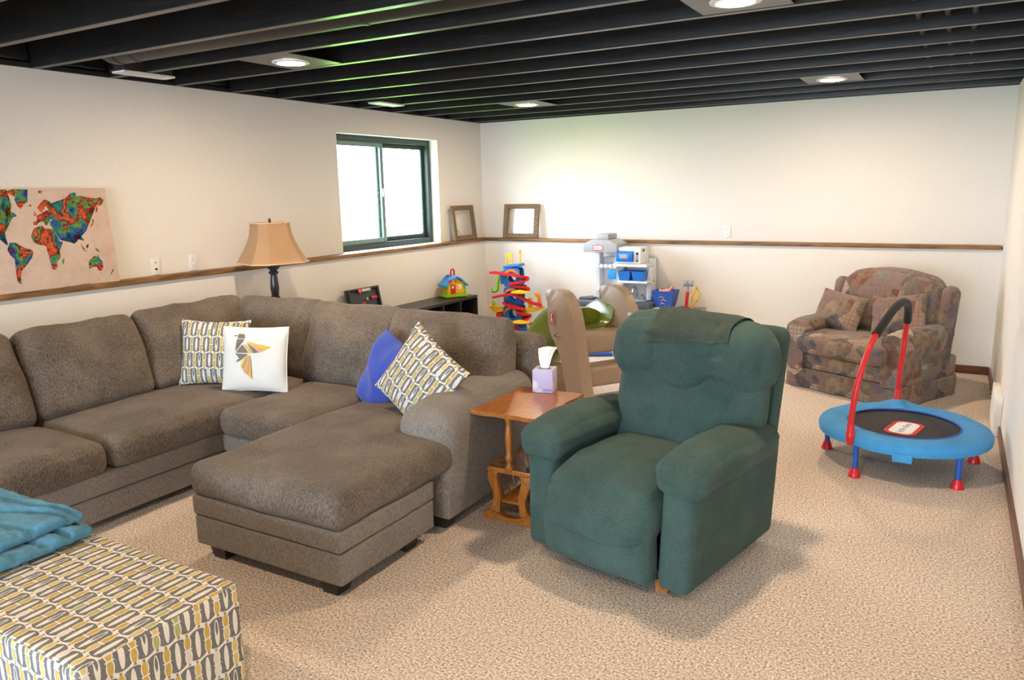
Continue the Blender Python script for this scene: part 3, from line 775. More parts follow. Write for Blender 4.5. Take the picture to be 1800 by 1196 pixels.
# ================================================================== side table with magazine rack, tissues
def side_table():
    t = thing('side_table', 'small oak side table with turned posts and a magazine rack below', 'table', (3.015, -4.40, 0))
    # scalloped top
    pts = []
    def wav(a, b, n=14):
        for k in range(n):
            u = k/n; x = a[0]+(b[0]-a[0])*u; y = a[1]+(b[1]-a[1])*u
            nx, ny = (b[1]-a[1]), -(b[0]-a[0]); L = math.hypot(nx, ny)
            d = -.010*(math.sin(u*PI)**.5) + .006*math.sin(u*PI*3)**2
            pts.append((x+nx/L*d, y+ny/L*d))
    X_, Y_ = .19, .265
    co = [(-X_, -Y_), (X_, -Y_), (X_, Y_), (-X_, Y_)]
    for a, b in zip(co, co[1:]+co[:1]): wav(a, b)
    bm = prism(pts, .022, bev=.005); xf(bm, T((0, 0, .564), (PI/2, 0, 0)))
    obj('table_top', bm, 'oak', t)
    for y in (-.215, .215):
        obj('post', lathe([(.014, .275), (.022, .285), (.024, .30), (.014, .315), (.013, .325), (.021, .34), (.022, .352), (.015, .37), (.017, .40), (.021, .44), (.020, .48), (.014, .515), (.013, .53), (.020, .545), (.020, .563)], 16, m=T((0, y, 0))), 'oak_z', t)
        e = obj('end_panel', prism([(-.125, .262), (.125, .262), (.13, .272), (.12, .288), (-.12, .288), (-.13, .272)], .024, m=T((0, y-.012, 0)), bev=.003), 'oak_z', t)
        for s in (-1, 1):
            outer = smooth_path([(.118, 0, .262), (.127, 0, .235), (.112, 0, .19), (.094, 0, .14), (.098, 0, .09), (.125, 0, .045)], 5)
            inner = smooth_path([(.06, 0, .045), (.056, 0, .09), (.052, 0, .14), (.062, 0, .19), (.072, 0, .235), (.066, 0, .262)], 5)
            poly = [(s*p.x, p.z) for p in outer]+[(s*p.x, p.z) for p in inner]
            lg = obj('curved_leg', prism(poly, .024, m=T((0, y-.012, 0)), bev=.003), 'oak_z', t)
            for z, xx in ((.225, .095), (.07, .092)):
                obj('peg', lathe([(.008, 0), (.007, .003), (.001, .004)], 10, m=T((s*xx, y-.012 if y < 0 else y+.012, z), (PI/2 if y < 0 else -PI/2, 0, 0))), 'oak', lg)
        ft = smooth_path([(-.155, 0, .012), (-.15, 0, .04), (-.10, 0, .052), (-.05, 0, .036), (0, 0, .03), (.05, 0, .036), (.10, 0, .052), (.15, 0, .04), (.155, 0, .012)], 4)
        obj('foot_rail', prism([(p.x, p.z) for p in ft]+[(.15, 0), (.10, 0), (.085, .008), (-.085, .008), (-.10, 0), (-.15, 0)], .034, m=T((0, y-.017, 0)), bev=.003), 'oak', t)
    obj('rack_shelf', bx(-.075, .075, -.205, .205, .095, .110, bev=.003), 'oak', t)
    for s in (-1, 1):
        rl = [(s*.118, y, .268+.018*math.cos(y*22)**2) for y in [-.2+.4*k/16 for k in range(17)]]
        obj('rack_rail', tube(rl, .013, 8), 'oak', t)
        for k in range(6):
            y = -.16+.064*k; a, b = Vector((s*.07, y, .108)), Vector((s*.116, y, .268))
            obj('spindle', tube([a+(b-a)*q for q in (0, .15, .2, .25, .5, .75, .8, .85, 1)], [.005, .005, .008, .005, .007, .005, .008, .005, .005], 8), 'oak_z', t)
side_table()
def tissue():
    t = thing('tissue_box', 'cube tissue box printed with lilac flowers, a tissue pulled up', 'tissue box', (2.985, -4.165, .5868), math.radians(14))
    obj('carton', bx(-.056, .056, -.056, .056, 0, .125, bev=.0025), 'tissue_box', t, uv=True)
    bm = prism(rrect(.07, .035, .016), .0008, m=T((0, 0, .1258), (-PI/2, 0, 0))); obj('slot', bm, 'dark_plastic', t)
    text('print_text', 'tissues', .017, 'logo_blue', t, T((.028, -.0567, .018), (PI/2, 0, 0)))
    bm = bmesh.new(); n = 12; rings = []
    prof = [(.016, .006, .124, 0, 0), (.024, .007, .15, 0, 0), (.030, .010, .185, .002, 0), (.036, .014, .215, .006, .002), (.040, .017, .233, .012, .004), (.030, .012, .243, .030, .006), (.012, .004, .232, .052, .008)]
    for a, b, z, dx, dy in prof:
        rings.append([bm.verts.new((dx+a*math.cos(2*PI*k/n)*(1+.25*math.cos(3*k)), dy+b*math.sin(2*PI*k/n)*(1+.6*math.sin(2.1*k)), z)) for k in range(n)])
    for r1, r2 in zip(rings, rings[1:]):
        for k in range(n): bm.faces.new((r1[k], r1[(k+1) % n], r2[(k+1) % n], r2[k]))
    bm.faces.new(rings[-1]); obj('paper_tissue', bm, 'tissue', t, sharp=70)
tissue()

# ================================================================== world map, frames, lamp
CONT = {
  'greenland': [(0.605,0.593),(0.57,0.605),(0.484,0.602),(0.498,0.53),(0.521,0.516),(0.543,0.489),(0.559,0.508),(0.569,0.544),(0.561,0.561),(0.586,0.573)],
  'north_america': [(0.74,0.614),(0.603,0.602),(0.63,0.574),(0.608,0.544),(0.593,0.524),(0.593,0.506),(0.615,0.504),(0.617,0.524),(0.638,0.531),(0.654,0.505),(0.645,0.476),(0.638,0.453),(0.628,0.493),(0.614,0.495),(0.604,0.478),(0.579,0.462),(0.573,0.447),(0.599,0.44),(0.623,0.414),(0.65,0.39),(0.655,0.354),(0.66,0.361),(0.667,0.37),(0.701,0.363),(0.696,0.329),(0.678,0.31),(0.652,0.288),(0.656,0.28),(0.683,0.31),(0.731,0.342),(0.764,0.48)],
  'south_america': [(0.639,0.296),(0.609,0.294),(0.564,0.261),(0.521,0.243),(0.517,0.231),(0.538,0.214),(0.53,0.199),(0.565,0.16),(0.583,0.153),(0.602,0.128),(0.613,0.099),(0.622,0.079),(0.618,0.049),(0.634,0.06),(0.637,0.09),(0.633,0.143),(0.629,0.198),(0.649,0.223),(0.66,0.256),(0.648,0.279)],
  'africa': [(0.483,0.375),(0.436,0.386),(0.428,0.369),(0.375,0.361),(0.367,0.339),(0.36,0.308),(0.349,0.282),(0.331,0.281),(0.355,0.233),(0.374,0.213),(0.359,0.193),(0.372,0.173),(0.389,0.162),(0.389,0.131),(0.411,0.112),(0.424,0.122),(0.426,0.153),(0.428,0.184),(0.428,0.202),(0.434,0.233),(0.438,0.264),(0.445,0.274),(0.48,0.273),(0.506,0.293),(0.513,0.326),(0.497,0.358)],
  'madagascar': [(0.352,0.174),(0.34,0.176),(0.347,0.149),(0.356,0.142)],
  'europe_asia': [(0.485,0.411),(0.467,0.413),(0.457,0.434),(0.464,0.443),(0.436,0.454),(0.412,0.456),(0.397,0.474),(0.378,0.479),(0.388,0.492),(0.359,0.518),(0.328,0.517),(0.294,0.535),(0.274,0.544),(0.253,0.556),(0.237,0.574),(0.204,0.583),(0.192,0.573),(0.203,0.555),(0.163,0.561),(0.138,0.554),(0.107,0.547),(0.067,0.543),(0.039,0.549),(0.019,0.529),(0.046,0.511),(0.046,0.495),(0.075,0.499),(0.097,0.49),(0.125,0.481),(0.12,0.455),(0.122,0.427),(0.139,0.405),(0.166,0.397),(0.161,0.371),(0.17,0.34),(0.193,0.323),(0.209,0.308),(0.195,0.285),(0.198,0.277),(0.211,0.292),(0.221,0.312),(0.235,0.325),(0.252,0.301),(0.258,0.264),(0.264,0.283),(0.272,0.312),(0.28,0.337),(0.305,0.335),(0.314,0.308),(0.344,0.294),(0.362,0.332),(0.371,0.351),(0.377,0.382),(0.388,0.389),(0.388,0.407),(0.366,0.412),(0.358,0.406),(0.364,0.421),(0.382,0.422),(0.399,0.395),(0.413,0.384),(0.421,0.408),(0.431,0.418),(0.457,0.404),(0.468,0.39),(0.487,0.392)],
  'scandinavia': [(0.447,0.493),(0.424,0.52),(0.4,0.541),(0.379,0.537),(0.361,0.521),(0.368,0.497),(0.388,0.49),(0.397,0.504),(0.406,0.486),(0.425,0.466),(0.436,0.472),(0.439,0.484)],
  'britain': [(0.473,0.476),(0.466,0.467),(0.458,0.449),(0.476,0.444),(0.468,0.458)],
  'iceland': [(0.493,0.51),(0.478,0.513),(0.481,0.503),(0.491,0.502)],
  'svalbard': [(0.429,0.592),(0.41,0.597),(0.396,0.591),(0.414,0.578),(0.422,0.582)],
  'japan': [(0.114,0.414),(0.109,0.404),(0.117,0.379),(0.136,0.364),(0.138,0.37),(0.123,0.382)],
  'kamchatka': [(0.072,0.499),(0.069,0.476),(0.083,0.45),(0.085,0.464)],
  'sumatra': [(0.22,0.261),(0.208,0.241),(0.199,0.215),(0.181,0.207),(0.2,0.21),(0.213,0.229)],
  'borneo': [(0.187,0.246),(0.169,0.258),(0.176,0.233),(0.191,0.226)],
  'new_guinea': [(0.134,0.226),(0.115,0.22),(0.103,0.198),(0.121,0.206)],
  'australia': [(0.185,0.15),(0.162,0.167),(0.143,0.179),(0.131,0.171),(0.119,0.183),(0.113,0.157),(0.097,0.136),(0.099,0.104),(0.114,0.079),(0.131,0.081),(0.142,0.108),(0.165,0.11),(0.191,0.096),(0.193,0.125)],
  'new_zealand': [(0.034,0.084),(0.032,0.074),(0.05,0.053),(0.062,0.041),(0.057,0.054)],
  'tasmania': [(0.121,0.064),(0.115,0.063),(0.119,0.055)],
  'antarctica': [(0.377,-0.01),(0.346,0.007),(0.32,-0.006),(0.291,-0.008),(0.276,0.006),(0.23,0.008),(0.204,0.006),(0.196,-0.006),(0.165,0.003),(0.135,-0.0),(0.166,-0.006),(0.227,-0.009),(0.273,-0.013),(0.325,-0.016)],
}
def world_map():
    t = thing('world_map_canvas', 'canvas print of a watercolour world map leaning on the timber ledge', 'picture', (.088, -4.69, LZ+.001))
    R_ = T((0, 0, 0), (0, -.0825, 0))           # leans back on the wall
    Lw, Lh = 1.02, .607
    obj('canvas', bx(-.022, 0, -Lw, 0, 0, Lh, bev=.002, m=R_), 'map_paper', t)
    for k, poly in CONT.items():
        q = [(min(max(u, .002), Lw-.002), min(max(v, .003), Lh-.003)) for u, v in poly]
        bm = bmesh.new(); a = [bm.verts.new((.0012, -u, v)) for u, v in q]
        bm.faces.new(a); bmesh.ops.triangulate(bm, faces=bm.faces[:])
        r = bmesh.ops.extrude_face_region(bm, geom=bm.faces[:])
        for g in r['geom']:
            if isinstance(g, bmesh.types.BMVert): g.co.x -= .0011
        xf(bm, R_)
        obj('landmass', bm, 'map_ink', t)
world_map()
def photo_frame(loc, rz, w, h, label, extra=None):
    t = thing('picture_frame', label, 'picture frame', loc, rz)
    L = T((0, 0, 0), (-.13, 0, 0)); b = .052
    for nm, a in (('frame_side', (-w/2, -w/2+b, 0, h)), ('frame_side', (w/2-b, w/2, 0, h)), ('frame_rail', (-w/2+b, w/2-b, 0, b)), ('frame_rail', (-w/2+b, w/2-b, h-b, h))):
        obj(nm, bx(a[0], a[1], -.026, 0, a[2], a[3], bev=.006, m=L), 'frame_wood', t)
    for nm, a in (('inner_lip', (-w/2+b, -w/2+b+.008, b, h-b)), ('inner_lip', (w/2-b-.008, w/2-b, b, h-b))):
        obj(nm, bx(a[0], a[1], -.016, -.002, a[2], a[3], m=L), 'frame_wood', t)
    obj('glass', bx(-w/2+b-.004, w/2-b+.004, -.011, -.008, b-.004, h-b+.004, m=L), 'glass', t)
    if extra: obj('twig', tube([L @ Vector(p) for p in extra], .0025, 6), 'frame_wood', t)
photo_frame((.088, -.52, LZ+.002), PI/2, .44, .385, 'small empty weathered wood frame on the ledge beside the window', [(-.165, -.014, .13), (-.05, -.014, .03)])
photo_frame((.565, -.088, LZ+.002), 0, .455, .385, 'dark wood frame with glass on the back wall ledge near the corner')
def lamp():
    t = thing('floor_lamp', 'dark turned lamp with a cream bell shade standing behind the sofa', 'lamp', (.345, -3.60, 0))
    obj('base', lathe([(.15, 0), (.155, .015), (.13, .03), (.06, .045), (.03, .07), (.028, .10)], 24), 'bronze', t)
    obj('column', lathe([(.028, .10), (.034, .12), (.022, .15), (.020, .35), (.026, .55), (.033, .60), (.022, .63), (.026, .70), (.03, .82), (.040, .86), (.048, .868), (.036, .885),
                         (.038, .895), (.028, .91), (.034, .96), (.030, 1.02), (.024, 1.065), (.038, 1.08), (.04, 1.088), (.026, 1.095), (.03, 1.105), (.053, 1.125), (.056, 1.14), (.026, 1.165), (.022, 1.20), (.012, 1.22), (.008, 1.40), (.001, 1.41)], 20), 'gunmetal', t)
    # eight sided bell shade, alternating wide and narrow panels
    angs = []
    for k in range(4): angs += [90*k+31, 90*k+59]
    prof = [(.268, 1.163), (.262, 1.172), (.235, 1.215), (.205, 1.265), (.178, 1.32), (.158, 1.38), (.148, 1.44), (.146, 1.462)]
    rot = math.radians(-18)
    def ring(r, z): return [Vector((r*math.cos(math.radians(a)+rot)*(1), r*math.sin(math.radians(a)+rot), z)) for a in angs]
    sh = None
    for k in range(8):
        bm = bmesh.new(); col = []
        for r, z in prof:
            R_ = ring(r, z); col.append((bm.verts.new(R_[k]), bm.verts.new(R_[(k+1) % 8])))
        for a, b in zip(col, col[1:]): bm.faces.new((a[0], a[1], b[1], b[0]))
        bmesh.ops.solidify(bm, geom=bm.faces[:], thickness=.003)
        obj('shade_panel', bm, 'shade', t)
    for r, z in ((.269, 1.163), (.148, 1.462)):
        pts = ring(r, z); obj('shade_trim', tube(pts, .006, 6, closed=True), 'shade', t)
    obj('harp', tube(smooth_path([(.02, 0, 1.2), (.055, 0, 1.3), (.045, 0, 1.42), (0, 0, 1.462), (-.045, 0, 1.42), (-.055, 0, 1.3), (-.02, 0, 1.2)], 5), .003, 6), 'gunmetal', t)
    obj('shade_spider', tube([(-.14, 0, 1.46), (.14, 0, 1.46)], .003, 6), 'gunmetal', t)
    obj('finial', lathe([(.006, 1.462), (.011, 1.475), (.009, 1.49), (.001, 1.497)], 12), 'gunmetal', t)
    obj('bulb', lathe([(.014, 1.2), (.016, 1.22), (.03, 1.26), (.03, 1.28), (.015, 1.305), (.001, 1.31)], 14), 'plate_white', t)
lamp()

# ================================================================== trampoline
def trampoline():
    t = thing('trampoline', 'small round kids trampoline with blue pad and red arched handle', 'trampoline', (4.69, -2.785, 0))
    RR, Z = .447, .235; LA = [170, 240, 314, 26, 97]
    def pol(a, r): return (r*math.cos(math.radians(a)), r*math.sin(math.radians(a)))
    obj('frame_ring', tube([(*pol(a, RR-.02), Z-.02) for a in range(0, 360, 8)], .014, 8, closed=True), 'royal_blue', t)
    obj('mat', lathe([(.001, Z-.006), (.33, Z-.004), (.33, Z+.002), (.001, Z)], 56), 'trampoline_mat', t)
    # pad: annulus with skirt
    bm = bmesh.new(); n = 120; prof = [(.305, .012), (.33, .018), (.38, .026), (.43, .022), (.462, .006), (.470, -.018), (.466, -.045), (.455, -.046), (.458, -.012), (.42, .008), (.31, .004)]
    rings = []
    for i in range(n):
        a = 360*i/n; rr = []
        wv = mnoise.noise(Vector((math.cos(math.radians(a))*5, math.sin(math.radians(a))*5, 3)))*.5+.5*math.sin(i*2.3)*.3
        lift = .030*math.exp(-((a-97)/11)**2) + .012*math.exp(-((a-240)/8)**2)
        for j, (r, z) in enumerate(prof):
            k = min(1, j/3)
            r2 = r + .006*wv*(1 if 2 < j < 9 else .3)
            rr.append(bm.verts.new((*pol(a, r2), Z+z+.005*wv*k+lift*(1 if 1 < j < 10 else .3))))
        rings.append(rr)
    for i in range(n):
        a, b = rings[i], rings[(i+1) % n]
        for j in range(len(prof)): bm.faces.new((a[j], a[(j+1) % len(prof)], b[(j+1) % len(prof)], b[j]))
    obj('pad', bm, 'trampoline_pad', t, sharp=50)
    obj('pad_hem', tube([(*pol(a, .306), Z+.012) for a in range(0, 360, 6)], .006, 6, closed=True), 'royal_blue', t)
    fl = obj('pad_flap', rbox(.10, .012, .05, .004, 6, wr=.003, ws=20, m=T((*pol(273, .470), Z-.055), (0, 0, 0))), 'trampoline_pad', t)
    for i, a in enumerate(LA):
        lg = obj('leg', tube([(*pol(a, RR-.015), .03), (*pol(a, RR-.015), Z-.02)], .0155, 12), 'royal_blue', t)
        obj('rubber_foot', lathe([(.034, 0), (.034, .008), (.026, .035), (.019, .05), (.019, .055)], 16, m=T((*pol(a, RR-.015), 0))), 'red_plastic', lg)
    # handle
    A = Vector((*pol(240, RR-.0), 0)); B = Vector((*pol(97, RR-.0), 0)); d = B-A; lean = Vector((.985, -.17, 0))
    def hp(s, z, l): p = A+d*s+lean*l; return Vector((p.x, p.y, z))
    full = [hp(-.03, .20, -.02), hp(-.03, .34, -.02), hp(-.02, .50, -.01), hp(.02, .66, .01), hp(.10, .79, .03), hp(.24, .88, .05), hp(.42, .945, .06), hp(.62, .965, .06), hp(.80, .93, .05), hp(.93, .85, .03), hp(.985, .74, .015), hp(.985, .6, .01), hp(.98, .45, 0), hp(.98, .28, 0), hp(.98, .20, 0)]
    P = smooth_path(full, 6)
    obj('handle_bar', tube(P[:27], .0165, 12), 'red_plastic', t); obj('handle_bar', tube(P[57:], .0165, 12), 'red_plastic', t)
    g = obj('foam_grip', tube(P[26:58], .024, 14), 'foam_black', t)
    for q in (hp(-.03, .20, -.02), hp(.98, .225, 0)):
        obj('connector', lathe([(.022, 0), (.024, .005), (.024, .05), (.021, .055), (.021, .10), (.018, .105)], 14, m=T((q.x, q.y, q.z+.02))), 'red_plastic', t)
    # printed badge on the mat
    m = T((.01, -.07, Z+.0035), (0, 0, math.radians(78)))
    for w_, h_, r_, mt, dz in ((.29, .175, .06, 'red_plastic', 0), (.245, .125, .042, 'logo_white', .0012)):
        bm = prism(rrect(w_, h_, r_), .001); xf(bm, m @ T((0, 0, dz), (PI/2, 0, 0))); obj('badge', bm, mt, t)
    text('badge_text', 'little tikes', .052, 'logo_blue', t, m @ T((0, 0, .0018)))
trampoline()

# ================================================================== patchwork loveseat with cushions
def loveseat():
    t = thing('loveseat', 'patchwork tapestry loveseat with rolled arms in the back corner', 'sofa', (4.345, -1.005, 0), math.radians(-28))
    def part(nm, bm): return obj(nm, bm, 'patchwork', t, sharp=60)
    w = 1.03
    part('base', rbox(w-.02, .76, .17, .03, 12, puff=(0, .004, 0), uv=True, m=T((0, 0, .245))))
    # skirt panels
    def sk(c): c = Vector(c); c.y += .012*math.sin(c.x*19)*max(0, -c.z/.09); return c
    part('skirt', rbox(w-.03, .03, .165, .012, 14, fn=sk, uv=True, m=T((0, -.385, .085))))
    for s in (-1, 1): part('skirt', rbox(.03, .76, .165, .012, 12, uv=True, m=T((s*(w/2-.025), 0, .085))))
    part('skirt', rbox(w-.03, .03, .165, .012, 12, uv=True, m=T((0, .385, .085))))
    # seat cushion, front T shape
    part('seat_cushion', rbox(.80, .66, .16, .055, 18, puff=(.006, .014, .022), wr=.006, ws=6, seed=41, uv=True, m=T((0, -.12, .385))))
    # rolled arms
    for s in (-1, 1):
        prof = [(-.075, .17), (.075, .17), (.085, .38), (.095, .44), (.105, .49), (.09, .54), (.045, .573), (-.01, .578), (-.065, .555), (-.09, .50), (-.08, .44)]
        pp = smooth_path([(x*s*1.0, 0, z) for x, z in prof], 4, closed=True)
        bm = bmesh.new(); rings = []; n = 9
        for i in range(n+1):
            v = i/n; y = -.40+.66*v; sc = 1-.10*max(0, 1-v*5)**2; dz = .02*v
            rings.append([bm.verts.new((p.x*sc, y - (.02 if i == 0 else 0)*0, .37+(p.z-.37)*(sc if p.z > .37 else 1)+dz)) for p in pp])
        for a, b in zip(rings, rings[1:]):
            for k in range(len(pp)): bm.faces.new((a[k], a[(k+1) % len(pp)], b[(k+1) % len(pp)], b[k]))
        bm.faces.new(rings[0]); bm.faces.new(rings[-1][::-1])
        xf(bm, T((s*(w/2-.095), 0, 0))); box_uv(bm); part('arm', bm)
        # wings beside the back
        part('wing', rbox(.10, .16, .50, .05, 14, puff=(.01, 0, .01), uv=True, m=T((s*(w/2-.06), .235, .62), (-.20, s*.06, 0))))
    # back: wide arched cushion
    def bk(c):
        c = Vector(c); x = c.x/.42; z = (c.z+.25)/.5
        if c.z > 0: c.z += .065*(1-x*x)*(c.z/.25) - .07*max(0, abs(x)-.75)
        return c
    B = T((0, .235, .66), (-.22, 0, 0))
    part('back_cushion', rbox(.86, .22, .50, .09, 20, puff=(.012, .045, .012), wr=.008, ws=6, seed=45, fn=bk, uv=True, m=B))
    part('back_frame', rbox(.95, .10, .60, .05, 14, fn=bk, uv=True, m=T((0, .345, .54), (-.15, 0, 0))))
loveseat()
def lcush(loc, rz, rx, ry, label, seed, w=.40, h=.36):
    o = tag(obj('throw_pillow', pillow(w, h, .13, ears=.05, seed=seed), 'patchwork', sharp=80), label, 'pillow'); place(o, loc, rz, rx, ry); return o
def lloc(x, y, z):
    a = math.radians(-28); return (4.345+x*math.cos(a)-y*math.sin(a), -1.005+x*math.sin(a)+y*math.cos(a), z)
lcush(lloc(-.26, -.06, .625), math.radians(-28-6), -.40, .10, 'patchwork cushion on the loveseat against the arm toward the toy kitchen', 51, .46, .32)
lcush(lloc(.23, -.02, .63), math.radians(-28+12), -.42, -.18, 'patchwork cushion on the loveseat against the arm near the wall vent', 52, .42, .36)

# ================================================================== toy slide
def slide():
    t = thing('toy_slide', 'tan plastic toddler climber with a bright green slide', 'toy slide', (2.46, -2.86, 0))
    nf, st = Vector((.832, -.555, 0)), Vector((.555, .832, 0))
    Mx = Matrix((( -nf.x, st.x, 0, 0), (-nf.y, st.y, 0, 0), (0, 0, 1, 0), (0, 0, 0, 1)))   # local x = -front, y = across
    # local: (-u along front) ; polygon (u,z) with u positive towards the front -> x=-u
    prof = [(-.195, .915), (-.185, .885), (-.15, .872), (-.158, .77), (-.13, .63), (-.06, .565), (.0, .53), (.06, .38), (.155, .12), (.19, 0), (.40, 0), (.375, .12), (.30, .40),
            (.25, .60), (.225, .72), (.19, .82), (.14, .895), (.06, .945), (-.06, .955), (-.165, .945)]
    pp = smooth_path([(-u, 0, z) for u, z in prof], 2, closed=True)
    poly = [(p.x, p.z) for p in pp]
    for k, y in enumerate((-.045, .425)):
        r = obj('side_rail', prism(poly, .09, m=Mx @ T((0, y, 0)), bev=.012), 'tan_plastic', t, sharp=50)
        if k == 0:
            obj('emblem_panel', bx(.035, .135, -.0485, -.0455, .69, .81, bev=.003, m=Mx), 'tan_plastic', r)
            bd = obj('emblem', prism(rrect(.05, .064, .008), .0015, m=Mx @ T((.083, -.0502, .752))), 'red_plastic', r)
            obj('emblem_mark', prism([(.068, .725), (.098, .725), (.098, .735), (.085, .735), (.098, .757), (.096, .772), (.084, .780), (.071, .772), (.079, .763), (.087, .767), (.087, .757)], .0008, m=Mx @ T((0, -.0512, 0))), 'logo_white', r)
            obj('bolt', lathe([(.020, 0), (.017, .008), (.001, .011)], 14, m=Mx @ T((.02, -.046, .625), (PI/2, 0, 0))), 'chrome', r)
        else:
            obj('warning_label', bx(-.2, -.13, -.0, .001, 0, .085, m=Mx @ T((-.068, y-.001, .70), (0, 0, 0))), 'label_grey', r)
    # steps
    for u, z, d, h in ((.11, .655, .20, .145), (.20, .43, .19, .14), (.27, .205, .18, .14)):
        s = rbox(d, .40, h, .02, 8, puff=(.004, 0, .003), m=Mx @ T((-u, .235, z-h/2)))
        obj('step', s, 'tan_plastic', t)
    # green chute: U section swept down and away
    path = smooth_path([(-.02, 0, .675), (.10, 0, .672), (.22, 0, .63), (.40, 0, .50), (.62, 0, .31), (.85, 0, .14), (1.02, 0, .075), (1.18, 0, .068)], 5)
    sec = [(-.205, .20), (-.20, .205), (-.19, .20), (-.175, .09), (-.15, .03), (-.10, .005), (0, 0), (.10, .005), (.15, .03), (.175, .09), (.19, .20), (.20, .205), (.205, .20), (.192, .09), (.165, .02), (.10, -.018), (0, -.022), (-.10, -.018), (-.165, .02), (-.192, .09)]
    bm = bmesh.new(); rings = []
    for i, p in enumerate(path):
        a = path[max(0, i-1)]; b = path[min(len(path)-1, i+1)]; d = (b-a).normalized(); nrm = Vector((-d.z, 0, d.x))
        v = i/(len(path)-1); hs = .55+.45*math.sin(min(1, v*2.2)*PI/2) if v < .8 else 1-.55*(v-.8)/.2
        rings.append([bm.verts.new(Mx @ (p+Vector((0, .235+y*.98, 0))+nrm*(h*(hs if h > .02 else 1)))) for y, h in sec])
    for a, b in zip(rings, rings[1:]):
        for k in range(len(sec)): bm.faces.new((a[k], a[(k+1) % len(sec)], b[(k+1) % len(sec)], b[k]))
    bm.faces.new(rings[0]); bm.faces.new(rings[-1][::-1])
    obj('chute', bm, 'slide_green', t, sharp=60)
    # arched hood of the chute at the top platform
    bm = prism([(-.0, 0)]+[(math.cos(math.radians(a))*.0+ (.20*math.cos(math.radians(a))), .13*math.sin(math.radians(a))) for a in range(0, 181, 12)], .03, bev=.004)
    xf(bm, Mx @ T((.16, .235, .66), (0, -.1, PI/2)))
    obj('chute_lip', bm, 'slide_green', t, sharp=50)
    obj('rear_leg', rbox(.10, .40, .55, .02, 8, m=Mx @ T((.52, .235, .145)) @ T((0, 0, 0), (0, .0, 0)) @ Matrix.Diagonal((1, 1, .5, 1))), 'tan_plastic', t)
slide()

